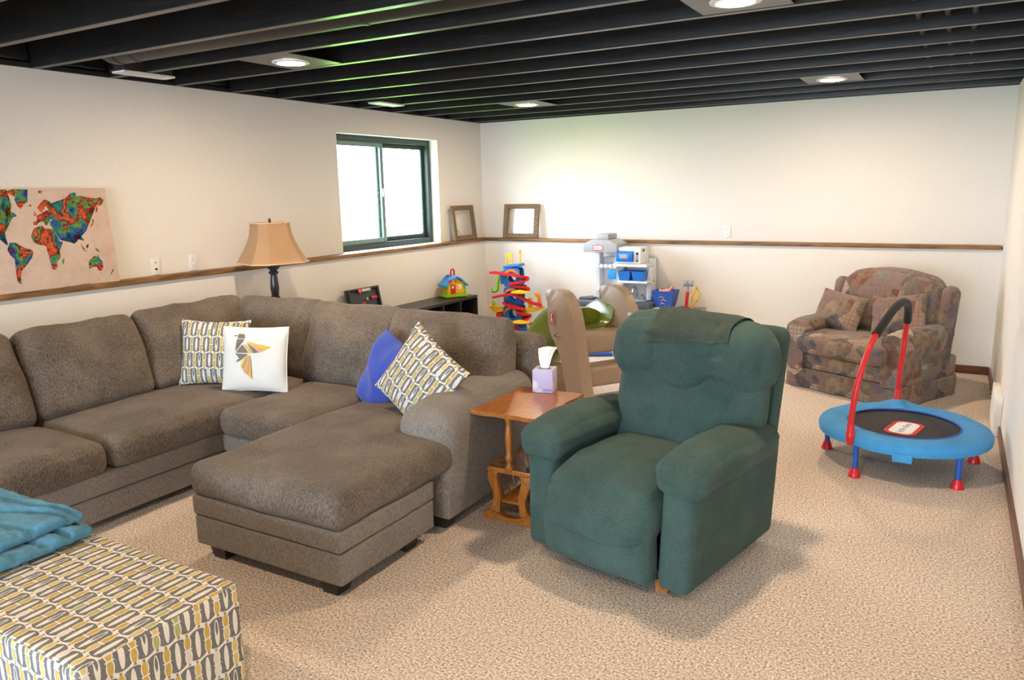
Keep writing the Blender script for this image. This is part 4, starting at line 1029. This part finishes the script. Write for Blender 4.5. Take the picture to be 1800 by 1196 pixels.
# ================================================================== toy kitchen
def kitchen():
    t = thing('toy_kitchen', 'white and grey plastic toy kitchen with hood and microwave at the back wall', 'toy kitchen', (1.85, -.31, 0))
    ox, oy = 1.85, -.31
    def P(nm, a, mat, par=None, bev=.008): return obj(nm, bx(a[0]-ox, a[1]-ox, a[2]-oy, a[3]-oy, a[4], a[5], bev=bev), mat, par or t)
    P('cabinet', (1.46, 2.24, -.47, -.12, .0, .455), 'white_plastic', bev=.02)
    for x in (1.49, 1.88):
        d = P('cabinet_door', (x, x+.33, -.482, -.471, .06, .40), 'grey_plastic', bev=.005); P('handle', (x+.24, x+.30, -.496, -.483, .33, .35), 'blue_plastic', d, .003)
    P('counter', (1.42, 2.27, -.50, -.11, .457, .515), 'counter_grey', bev=.012)
    P('counter_end', (1.44, 1.60, -.40, -.30, .516, .535), 'counter_grey', bev=.006)
    hob = P('hob', (1.63, 1.80, -.44, -.24, .516, .521), 'grey_plastic', bev=.002)
    for x, y in ((1.675, -.39), (1.755, -.39), (1.675, -.29), (1.755, -.29)): obj('burner', lathe([(.03, 0), (.03, .003), (.02, .004), (.001, .004)], 18, m=T((x-ox, y-oy, .5215))), 'counter_grey', hob)
    obj('sink', lathe([(.09, .516), (.10, .519), (.085, .520), (.07, .517), (.001, .517)], 24, m=T((2.06-ox, -.30-oy, 0))), 'grey_plastic', t)
    f = obj('faucet', tube(smooth_path([(2.02-ox, -.20-oy, .518), (2.02-ox, -.20-oy, .60), (2.015-ox, -.225-oy, .645), (2.01-ox, -.27-oy, .645), (2.005-ox, -.29-oy, .60)], 5), .011, 10), 'chrome', t)
    obj('tap', lathe([(.013, .517), (.012, .55), (.024, .553), (.024, .572), (.001, .577)], 14, m=T((2.085-ox, -.20-oy, 0))), 'chrome', t)
    obj('tap_base', bx(1.99-ox, 2.12-ox, -.22-oy, -.18-oy, .516, .526, bev=.004), 'chrome', t)
    # uprights and back
    P('back_panel', (1.55, 2.20, -.15, -.12, .516, .95), 'white_plastic', bev=.006)
    for x, w_ in ((1.55, .07), (1.83, .06)): P('upright', (x, x+w_, -.26, -.151, .516, 1.02), 'white_plastic', bev=.012)
    P('upright', (2.14, 2.20, -.26, -.151, .516, .873), 'white_plastic', bev=.012)
    s = P('shelf', (1.60, 1.87, -.34, -.15, .865, .882), 'white_plastic', bev=.005)
    for k in range(5): obj('scallop', lathe([(.022, 0), (.022, .008), (.001, .008)], 12, m=T((1.625+.05*k-ox, -.345-oy, .872), (PI/2, 0, 0))), 'white_plastic', s)
    P('shelf', (1.60, 1.83, -.30, -.15, .60, .615), 'white_plastic', bev=.005)
    P('shelf', (1.83, 2.20, -.42, -.15, .875, .905), 'white_plastic', bev=.008)
    P('shelf', (1.88, 2.20, -.40, -.15, .705, .728), 'white_plastic', bev=.008)
    # hood
    h = obj('hood', prism([(-.19, 0), (.19, 0), (.19, .085), (.10, .13), (-.10, .13), (-.19, .085)], .30, m=T((1.70-ox, -.45-oy, 1.02)), bev=.012), 'grey_plastic', t)
    obj('chimney', bx(1.635-ox, 1.775-ox, -.40-oy, -.16-oy, 1.149, 1.205, bev=.01), 'grey_plastic', h)
    for w_, hh, r_, mt, d in ((.115, .058, .02, 'red_plastic', 0), (.10, .043, .014, 'logo_white', .001)):
        obj('badge', prism(rrect(w_, hh, r_), .0015, m=T((1.68-ox, -.4525-d-oy, 1.068))), mt, h)
    text('badge_text', 'little tikes', .021, 'logo_blue', h, T((1.68-ox, -.4545-oy, 1.068), (PI/2, 0, 0)))
    # microwave
    mw = P('microwave', (1.86, 2.135, -.42, -.16, .907, 1.075), 'white_plastic', bev=.012)
    d = P('microwave_door', (1.872, 2.065, -.436, -.421, .93, 1.04), 'blue_plastic', mw, .006)
    P('door_window', (1.905, 2.02, -.440, -.4365, .955, 1.015), 'cyan_blue', d, .001); P('food_print', (1.925, 1.995, -.442, -.4405, .968, 1.002), 'pink_plastic', d, .0005)
    P('door_handle', (2.035, 2.055, -.452, -.437, .945, 1.03), 'blue_plastic', d, .004)
    kp = P('keypad', (2.085, 2.115, -.424, -.4205, .93, 1.03), 'grey_plastic', mw, .001)
    P('display', (2.088, 2.112, -.426, -.4245, 1.005, 1.025), 'dark_plastic', kp, .0005); P('key', (2.092, 2.108, -.426, -.4245, .935, .95), 'dark_plastic', kp, .0005)
    P('rear_label', (2.1352, 2.1362, -.36, -.31, 1.03, 1.055), 'dark_plastic', mw, 0)
    P('side_tray', (2.272, 2.47, -.47, -.14, .44, .47), 'white_plastic', bev=.008)
    P('tray_leg', (2.40, 2.45, -.44, -.16, .0, .439), 'white_plastic', bev=.008)
kitchen()
def tray_box(wt, wb, h, d, mat):
    bm = bmesh.new(); out = []
    def ring(w_, dd, z): return [bm.verts.new((sx*w_/2, sy*dd/2, z)) for sx, sy in ((-1, -1), (1, -1), (1, 1), (-1, 1))]
    a, b, c, e = ring(wb, d*wb/wt, 0), ring(wt, d, h), ring(wt-.012, d-.012, h), ring(wb-.012, d*wb/wt-.012, .006)
    for r1, r2 in ((a, b), (b, c), (c, e)):
        for k in range(4): bm.faces.new((r1[k], r1[(k+1) % 4], r2[(k+1) % 4], r2[k]))
    bm.faces.new(a[::-1]); bm.faces.new(e); return bm
for i, x in enumerate((1.945, 2.095)):
    lab = ('bright blue plastic bin on the toy kitchen shelf beside the hanging spatula', 'bright blue plastic bin at the outer end of the toy kitchen shelf')[i]
    t = thing('toy_bin', lab, 'bin', (x, -.32, .729), 0, 'blue bins on the toy kitchen shelf')
    obj('tub', tray_box(.135, .105, .095, .15, 0), 'blue_plastic', t); 
    obj('rim', tube([(sx*.0655, sy*.073, .095) for sx, sy in ((-1, -1), (1, -1), (1, 1), (-1, 1))], .005, 6, closed=True), 'blue_plastic', t)
def spatula():
    t = thing('toy_spatula', 'bright blue toy spatula hanging from the scalloped kitchen shelf', 'toy', (1.80, -.36, .735))
    obj('blade', prism([(-.045, .01), (-.035, 0), (.035, 0), (.045, .01), (.048, .085), (.03, .10), (-.03, .10), (-.048, .085)], .012, bev=.003), 'cyan_blue', t)
    obj('handle', bx(-.009, .009, .001, .010, .10, .165, bev=.003), 'grey_plastic', t)
    obj('hook', tube(smooth_path([(0, .006, .16), (0, -.003, .168), (0, .006, .178), (0, .02, .17)], 3), .004, 6), 'grey_plastic', t)
spatula()
def basket():
    t = thing('toy_basket', 'deep blue plastic basket with a pink pattern on the kitchen side tray', 'basket', (2.365, -.30, .4705))
    tb = obj('tub', tray_box(.225, .16, .165, .21, 0), 'royal_blue', t)
    obj('rim', tube([(sx*.11, sy*.103, .165) for sx, sy in ((-1, -1), (1, -1), (1, 1), (-1, 1))], .007, 6, closed=True), 'royal_blue', t)
    tilt = math.atan2(.0235, .165)
    for k, (x, z, w_) in enumerate(((-.01, .105, .05), (.01, .075, .05), (0, .04, .04))):
        y = -.077-(.0245*z/.165)-.0025
        obj('print_mark', tube(smooth_path([(x-w_/2, y, z-.006), (x-w_/4, y-.001, z+.008), (x+w_/4, y-.001, z+.004), (x+w_/2, y, z-.005)], 4), .0035, 6), 'pink_plastic', t)
basket()
def doll():
    t = thing('toy_doll', 'pale pink toy lying in the blue basket with one arm raised', 'doll', (2.365, -.30, .56))
    obj('body', rbox(.13, .08, .075, .035, 8, m=T((-.005, 0, .055), (0, -.2, .3))), 'pink_plastic', t)
    obj('arm', tube(smooth_path([(.03, 0, .07), (.055, -.01, .09), (.075, -.01, .125)], 4), [.016]*4+[.014]*4+[.012], 10), 'pink_plastic', t)
    obj('leg', tube([(-.05, .02, .05), (-.075, .03, .085)], .016, 10), 'pink_plastic', t)
doll()
def tool_bin():
    t = thing('toy_crate', 'grey plastic toy crate on the floor right of the toy kitchen', 'crate', (2.62, -.30, 0))
    obj('crate_body', xf(tray_box(.26, .22, .46, .26, 0), T()), 'grey_plastic', t); obj('crate_rim', tube([(sx*.128, sy*.128, .46) for sx, sy in ((-1, -1), (1, -1), (1, 1), (-1, 1))], .008, 6, closed=True), 'grey_plastic', t)
    h = thing('toy_hammer', 'toy hammer with red handle and grey head sticking up from the crate', 'toy tool', (2.60, -.32, .008))
    obj('handle', tube([(-.03, 0, 0), (-.02, 0, .40), (0, 0, .63)], .016, 10), 'red_plastic', h); obj('neck', tube([(0, 0, .63), (.003, 0, .70)], .011, 10), 'grey_plastic', h)
    obj('head', lathe([(.024, -.05), (.032, -.045), (.032, -.02), (.024, -.01), (.024, .01), (.032, .02), (.032, .045), (.024, .05)], 16, m=T((.004, 0, .715), (0, PI/2, .3))), 'grey_plastic', h)
    s = thing('toy_saw', 'yellow toy saw with an open diamond grip standing in the crate', 'toy tool', (2.655, -.31, .008))
    L = [(.0, .49), (-.02, .57), (.03, .68), (.06, .62), (.045, .55)]
    obj('grip', tube([(x, 0, z) for x, z in L], .013, 8, closed=True), 'yellow_plastic', s); obj('blade', bx(-.03, .01, -.012, .012, .0, .50, bev=.004), 'orange_plastic', s)
tool_bin()
tag(obj('toy_tray', rbox(.30, .22, .035, .012, 8, puff=(0, 0, .01), m=T((1.79, -.72, .0185), (0, 0, .5))), 'royal_blue'), 'flat royal blue plastic toy tray lying on the carpet behind the slide', 'toy')

# ================================================================== car ramp tower
def tower():
    t = thing('toy_car_tower', 'tall blue toy car tower with red spiral ramps and yellow stops', 'toy tower', (.70, -.50, 0), math.radians(8))
    def ring_panel(w_, h_, r, th, z, x=0, tw=None, y=-.06):
        """plate with a round window"""
        tw = tw or w_; bm = bmesh.new(); n = 24; o, i_ = [], []
        for k in range(n):
            a = 2*PI*(k+.5)/n; cx, cz = math.cos(a), math.sin(a); s = 1/max(abs(cx), abs(cz))
            u, v = cx*s, cz*s
            o.append(((u*(w_ if v < 0 else w_+(tw-w_)*max(0, v))/2), h_/2+v*h_/2)); i_.append((r*cx, h_/2+r*cz))
        V = [[bm.verts.new((x+p[0], yy, z+p[1])) for p in lst] for yy in (y, y+th) for lst in (o, i_)]
        for k in range(n):
            j = (k+1) % n
            bm.faces.new((V[0][k], V[0][j], V[1][j], V[1][k])); bm.faces.new((V[2][j], V[2][k], V[3][k], V[3][j]))
            bm.faces.new((V[0][j], V[0][k], V[2][k], V[2][j])); bm.faces.new((V[1][k], V[1][j], V[3][j], V[3][k]))
        return bm
    obj('foot', rbox(.34, .26, .03, .012, 6, m=T((0, 0, .016))), 'dark_plastic', t)
    z = .03
    for k, (w_, tw, h_, r) in enumerate(((.24, .22, .20, .05), (.22, .20, .20, .05), (.20, .19, .20, .05), (.19, .18, .21, .052))):
        for y in (-.07, .06): obj('tower_panel', ring_panel(w_, h_-.004, r, .012, z, 0, tw, y), 'tower_blue', t)
        obj('tower_floor', bx(-w_/2, w_/2, -.06, .06, z, z+.008), 'tower_blue', t)
        obj('orange_arch', prism(smooth_poly(arc(0, 0, .10, 20, 160, 8), arc(0, -.025, .10, 160, 20, 8)), .008, m=T((0, -.082, z+h_-.115))), 'orange_plastic', t)
        z += h_
    obj('side_box', bx(-.135, -.095, -.075, .04, .66, .80, bev=.006), 'tower_blue', t)
    for k in range(4): obj('button', lathe([(.008, 0), (.008, .004), (.001, .005)], 10, m=T((-.115, -.0755, .685+.03*k), (PI/2, 0, 0))), 'royal_blue', t)
    def ramp(pts, w_, mat, nm='ramp'):
        P = smooth_path(pts, 5); bm = bmesh.new(); rings = []
        for i, p in enumerate(P):
            a = P[max(0, i-1)]; b = P[min(len(P)-1, i+1)]; d = (b-a); d.z = 0; d = d.normalized() if d.length > 1e-6 else Vector((1, 0, 0)); s = Vector((-d.y, d.x, 0))
            rings.append([bm.verts.new(p+s*u+Vector((0, 0, v))) for u, v in ((-w_/2, .022), (-w_/2+.006, .022), (-w_/2+.006, .004), (w_/2-.006, .004), (w_/2-.006, .022), (w_/2, .022), (w_/2, -.004), (-w_/2, -.004))])
        for a, b in zip(rings, rings[1:]):
            for k in range(8): bm.faces.new((a[k], a[(k+1) % 8], b[(k+1) % 8], b[k]))
        bm.faces.new(rings[0]); bm.faces.new(rings[-1][::-1]); obj(nm, bm, mat, t, sharp=40)
    ramp([(-.25, -.05, .775), (-.10, -.10, .77), (.08, -.11, .75), (.17, -.04, .72), (.13, -.13, .69), (0, -.13, .66)], .06, 'red_plastic')
    ramp([(.0, -.12, .65), (.12, -.11, .63), (.17, -.03, .60), (.12, -.13, .565), (-.02, -.14, .545), (-.20, -.12, .505)], .06, 'red_plastic')
    ramp([(.05, -.13, .545), (.10, -.13, .53), (.22, -.12, .47), (.36, -.10, .43)], .06, 'red_plastic')
    ramp([(-.08, -.11, .45), (.02, -.13, .42), (.16, -.13, .39)], .06, 'red_plastic')
    ramp([(.06, -.11, .36), (.15, -.09, .33), (.18, -.02, .30), (.12, -.12, .25), (-.02, -.14, .22)], .06, 'red_plastic')
    ramp([(.10, -.13, .25), (.18, -.12, .24), (.30, -.08, .21)], .06, 'red_plastic')
    ramp([(.05, -.15, .20), (.09, -.155, .15), (.13, -.16, .08), (.16, -.16, .035)], .07, 'red_plastic')
    ramp([(.22, -.10, .15), (.28, -.10, .12), (.34, -.08, .04)], .07, 'red_plastic')
    for x, z in ((.13, .585), (.12, .255)):
        obj('yellow_stop', lathe([(.001, .012), (.02, .02), (.06, .012), (.105, 0), (.105, -.008), (.001, -.006)], 20, m=T((x, -.14, z)) @ Matrix.Diagonal((1.1, .55, 1.2, 1))), 'yellow_plastic', t)
    obj('yellow_deck', prism([(-.28, .415), (-.10, .405), (-.10, .36), (-.20, .345), (-.25, .38)], .10, m=T((0, -.10, 0)), bev=.004), 'yellow_plastic', t)
    obj('yellow_deck', prism([(.13, .395), (.36, .425), (.36, .40), (.26, .365), (.13, .34)], .07, m=T((0, -.09, 0)), bev=.004), 'yellow_plastic', t)
    obj('yellow_post', bx(.19, .235, -.075, -.045, .41, .515, bev=.004), 'yellow_plastic', t)
    obj('orange_arrow', prism(smooth_poly(arc(.285, .525, .05, 120, 20, 6), [(.332, .47), (.35, .47), (.318, .43), (.286, .47), (.302, .47), (.302, .525), (.275, .54)]), .016, m=T((0, -.075, 0)), bev=.002), 'orange_plastic', t)
    for z, x in ((.31, .11), (.61, .11)): obj('ramp_cup', lathe([(.03, .0), (.065, .035), (.062, .038), (.028, .006), (.001, .006)], 18, m=T((x, -.06, z))), 'red_plastic', t)
    obj('red_bucket', bx(-.19, -.125, -.09, .03, .24, .34, bev=.01), 'red_plastic', t)
    g = smooth_path([(-.13, -.06, .74), (-.165, -.06, .70), (-.175, -.06, .62), (-.185, -.06, .585), (-.225, -.06, .575), (-.235, -.06, .60)], 5)
    obj('green_hook', tube(g, .019, 10), 'green_plastic', t)
    obj('green_leaf', lathe([(.001, 0), (.02, .02), (.016, .045), (.001, .07)], 10, m=T((-.225, -.05, .41), (0, -.3, 0))), 'green_plastic', t)
    obj('tower_cap', rbox(.20, .15, .03, .01, 6, m=T((0, 0, .857), (0, -.12, 0))), 'tower_blue', t)
    for a, b in (((-.085, 0, .86), (-.085, 0, .985)), ((-.02, 0, .87), (-.02, 0, .99)), ((.075, 0, .88), (.075, 0, 1.0))): obj('yellow_mast', bx(a[0]-.007, a[0]+.007, -.007, .007, a[2], b[2]), 'yellow_plastic', t)
    obj('mast_flag', bx(-.078, -.027, -.005, .005, .95, .985), 'yellow_plastic', t); obj('mast_bar', bx(-.078, -.027, -.004, .004, .895, .91), 'yellow_plastic', t)
    obj('mast_knob', lathe([(.001, -.018), (.016, -.008), (.016, .008), (.001, .018)], 12, m=T((.075, 0, 1.015))), 'yellow_plastic', t)
    obj('front_leg', bx(.09, .17, -.13, -.05, .0, .20, bev=.008), 'tower_blue', t)
def smooth_poly(a, b): return list(a)+list(b)
tower()

# ================================================================== cube shelf, toy house, tool panel
def shelf():
    y0, y1, x0, x1, h = -3.05, -.815, HW+.012, .42, .56
    t = thing('cube_shelf', 'low black cube shelf along the left wall under the window', 'shelf', (x0, y0, 0))
    def P(nm, a): return obj(nm, bx(a[0]-x0, a[1]-x0, a[2]-y0, a[3]-y0, a[4], a[5], bev=.002), 'shelf_black', t)
    P('top_board', (x0, x1, y0, y1, h-.03, h)); P('bottom_board', (x0, x1, y0, y1, .0, .03)); P('back_board', (x0, x0+.008, y0+.02, y1-.02, .031, h-.031))
    n = 7
    for k in range(n+1):
        y = y0+(y1-y0-.018)*k/n; P('upright', (x0+.009, x1, y, y+.018, .031, h-.031))
    for k in range(n):
        y = y0+(y1-y0-.018)*k/n; P('inner_shelf', (x0+.009, x1-.004, y+.019, y+(y1-y0-.018)/n-.001, .27, .285))
shelf()
def toy_house():
    t = thing('toy_house', 'small plastic play house with blue roof, red door and red handle', 'toy house', (.265, -1.055, .5605), math.radians(62))
    obj('lawn_base', rbox(.27, .19, .035, .015, 8, m=T((0, 0, .018))), 'green_plastic', t)
    obj('house_wall', prism([(-.105, .036), (.105, .036), (.092, .15), (.0, .215), (-.092, .15)], .13, m=T((0, -.065, 0)), bev=.004), 'yellow_plastic', t)
    for x in (-.112, .112): obj('corner_post', tube([(x, -.062, .036), (x*.88, -.062, .155)], .011, 8), 'green_plastic', t)
    for s in (-1, 1):
        rf = smooth_path([(0, 0, .232), (s*.05, 0, .21), (s*.09, 0, .172), (s*.135, 0, .135)], 4)
        poly = [(p.x, p.z) for p in rf]+[(p.x, p.z-.02) for p in rf[::-1]]
        obj('roof_slope', prism(poly, .19, m=T((0, -.095, 0)), bev=.003), 'cyan_blue', t)
    obj('door', bx(-.062, -.005, -.0725, -.0665, .045, .14, bev=.002), 'red_plastic', t)
    wn = obj('house_window', bx(.025, .065, -.072, -.0665, .085, .14, bev=.002), 'logo_white', t); obj('gable_window', bx(-.012, .015, -.072, -.0665, .155, .185, bev=.002), 'orange_plastic', t)
    obj('window_bar', bx(.043, .047, -.0735, -.0722, .087, .138), 'grey_plastic', wn); obj('door_pane', bx(-.05, -.03, -.074, -.0728, .10, .125), 'logo_white', t)
    obj('heart', prism([(0, -.02), (.022, .004), (.018, .018), (.008, .019), (0, .010), (-.008, .019), (-.018, .018), (-.022, .004)], .006, m=T((-.085, -.103, .178), (0, -.3, 0))), 'red_plastic', t)
    obj('handle', tube(smooth_path([(-.022, 0, .22), (-.022, 0, .27), (-.012, 0, .295), (.008, 0, .295), (.018, 0, .27), (.018, 0, .22)], 4), .009, 10), 'red_plastic', t)
    obj('chimney', bx(-.06, -.03, .02, .05, .20, .235, bev=.003), 'blue_plastic', t)
toy_house()
def tool_panel():
    t = thing('tool_case', 'dark grey tool set case leaning on the wall behind the sofa', 'tool case', (.19, -2.37, .567), PI/2)
    L = T((0, 0, 0), (-.19, 0, 0))
    obj('case_back', bx(-.215, .215, 0, .03, 0, .245, bev=.004, m=L), 'slate_panel', t)
    for a in ((-.215, -.19, 0, .245), (.19, .215, 0, .245), (-.19, .19, .225, .245), (-.19, .19, 0, .02)): obj('case_rim', bx(a[0], a[1], -.02, -.0005, a[2], a[3], bev=.002, m=L), 'dark_plastic', t)
    b = obj('badge', lathe([(.026, 0), (.026, .003), (.001, .003)], 18, m=L @ T((-.06, -.021, .222), (PI/2, 0, 0))), 'red_plastic', t)
    obj('badge_mark', bx(-.004, .004, -.0255, -.0245, -.012, .012, m=L @ T((-.06, 0, .222))), 'logo_white', b)
    obj('name_strip', bx(-.03, .09, -.0225, -.0205, .21, .236, m=L), 'label_grey', t)
    obj('tool', rbox(.09, .02, .03, .01, 5, m=L @ T((.13, -.011, .14))), 'red_plastic', t); obj('tool', rbox(.06, .02, .025, .01, 5, m=L @ T((-.03, -.011, .10))), 'red_plastic', t)
    obj('bit', bx(.03, .045, -.012, -.001, .125, .15, m=L), 'socket_grey', t)
tool_panel()
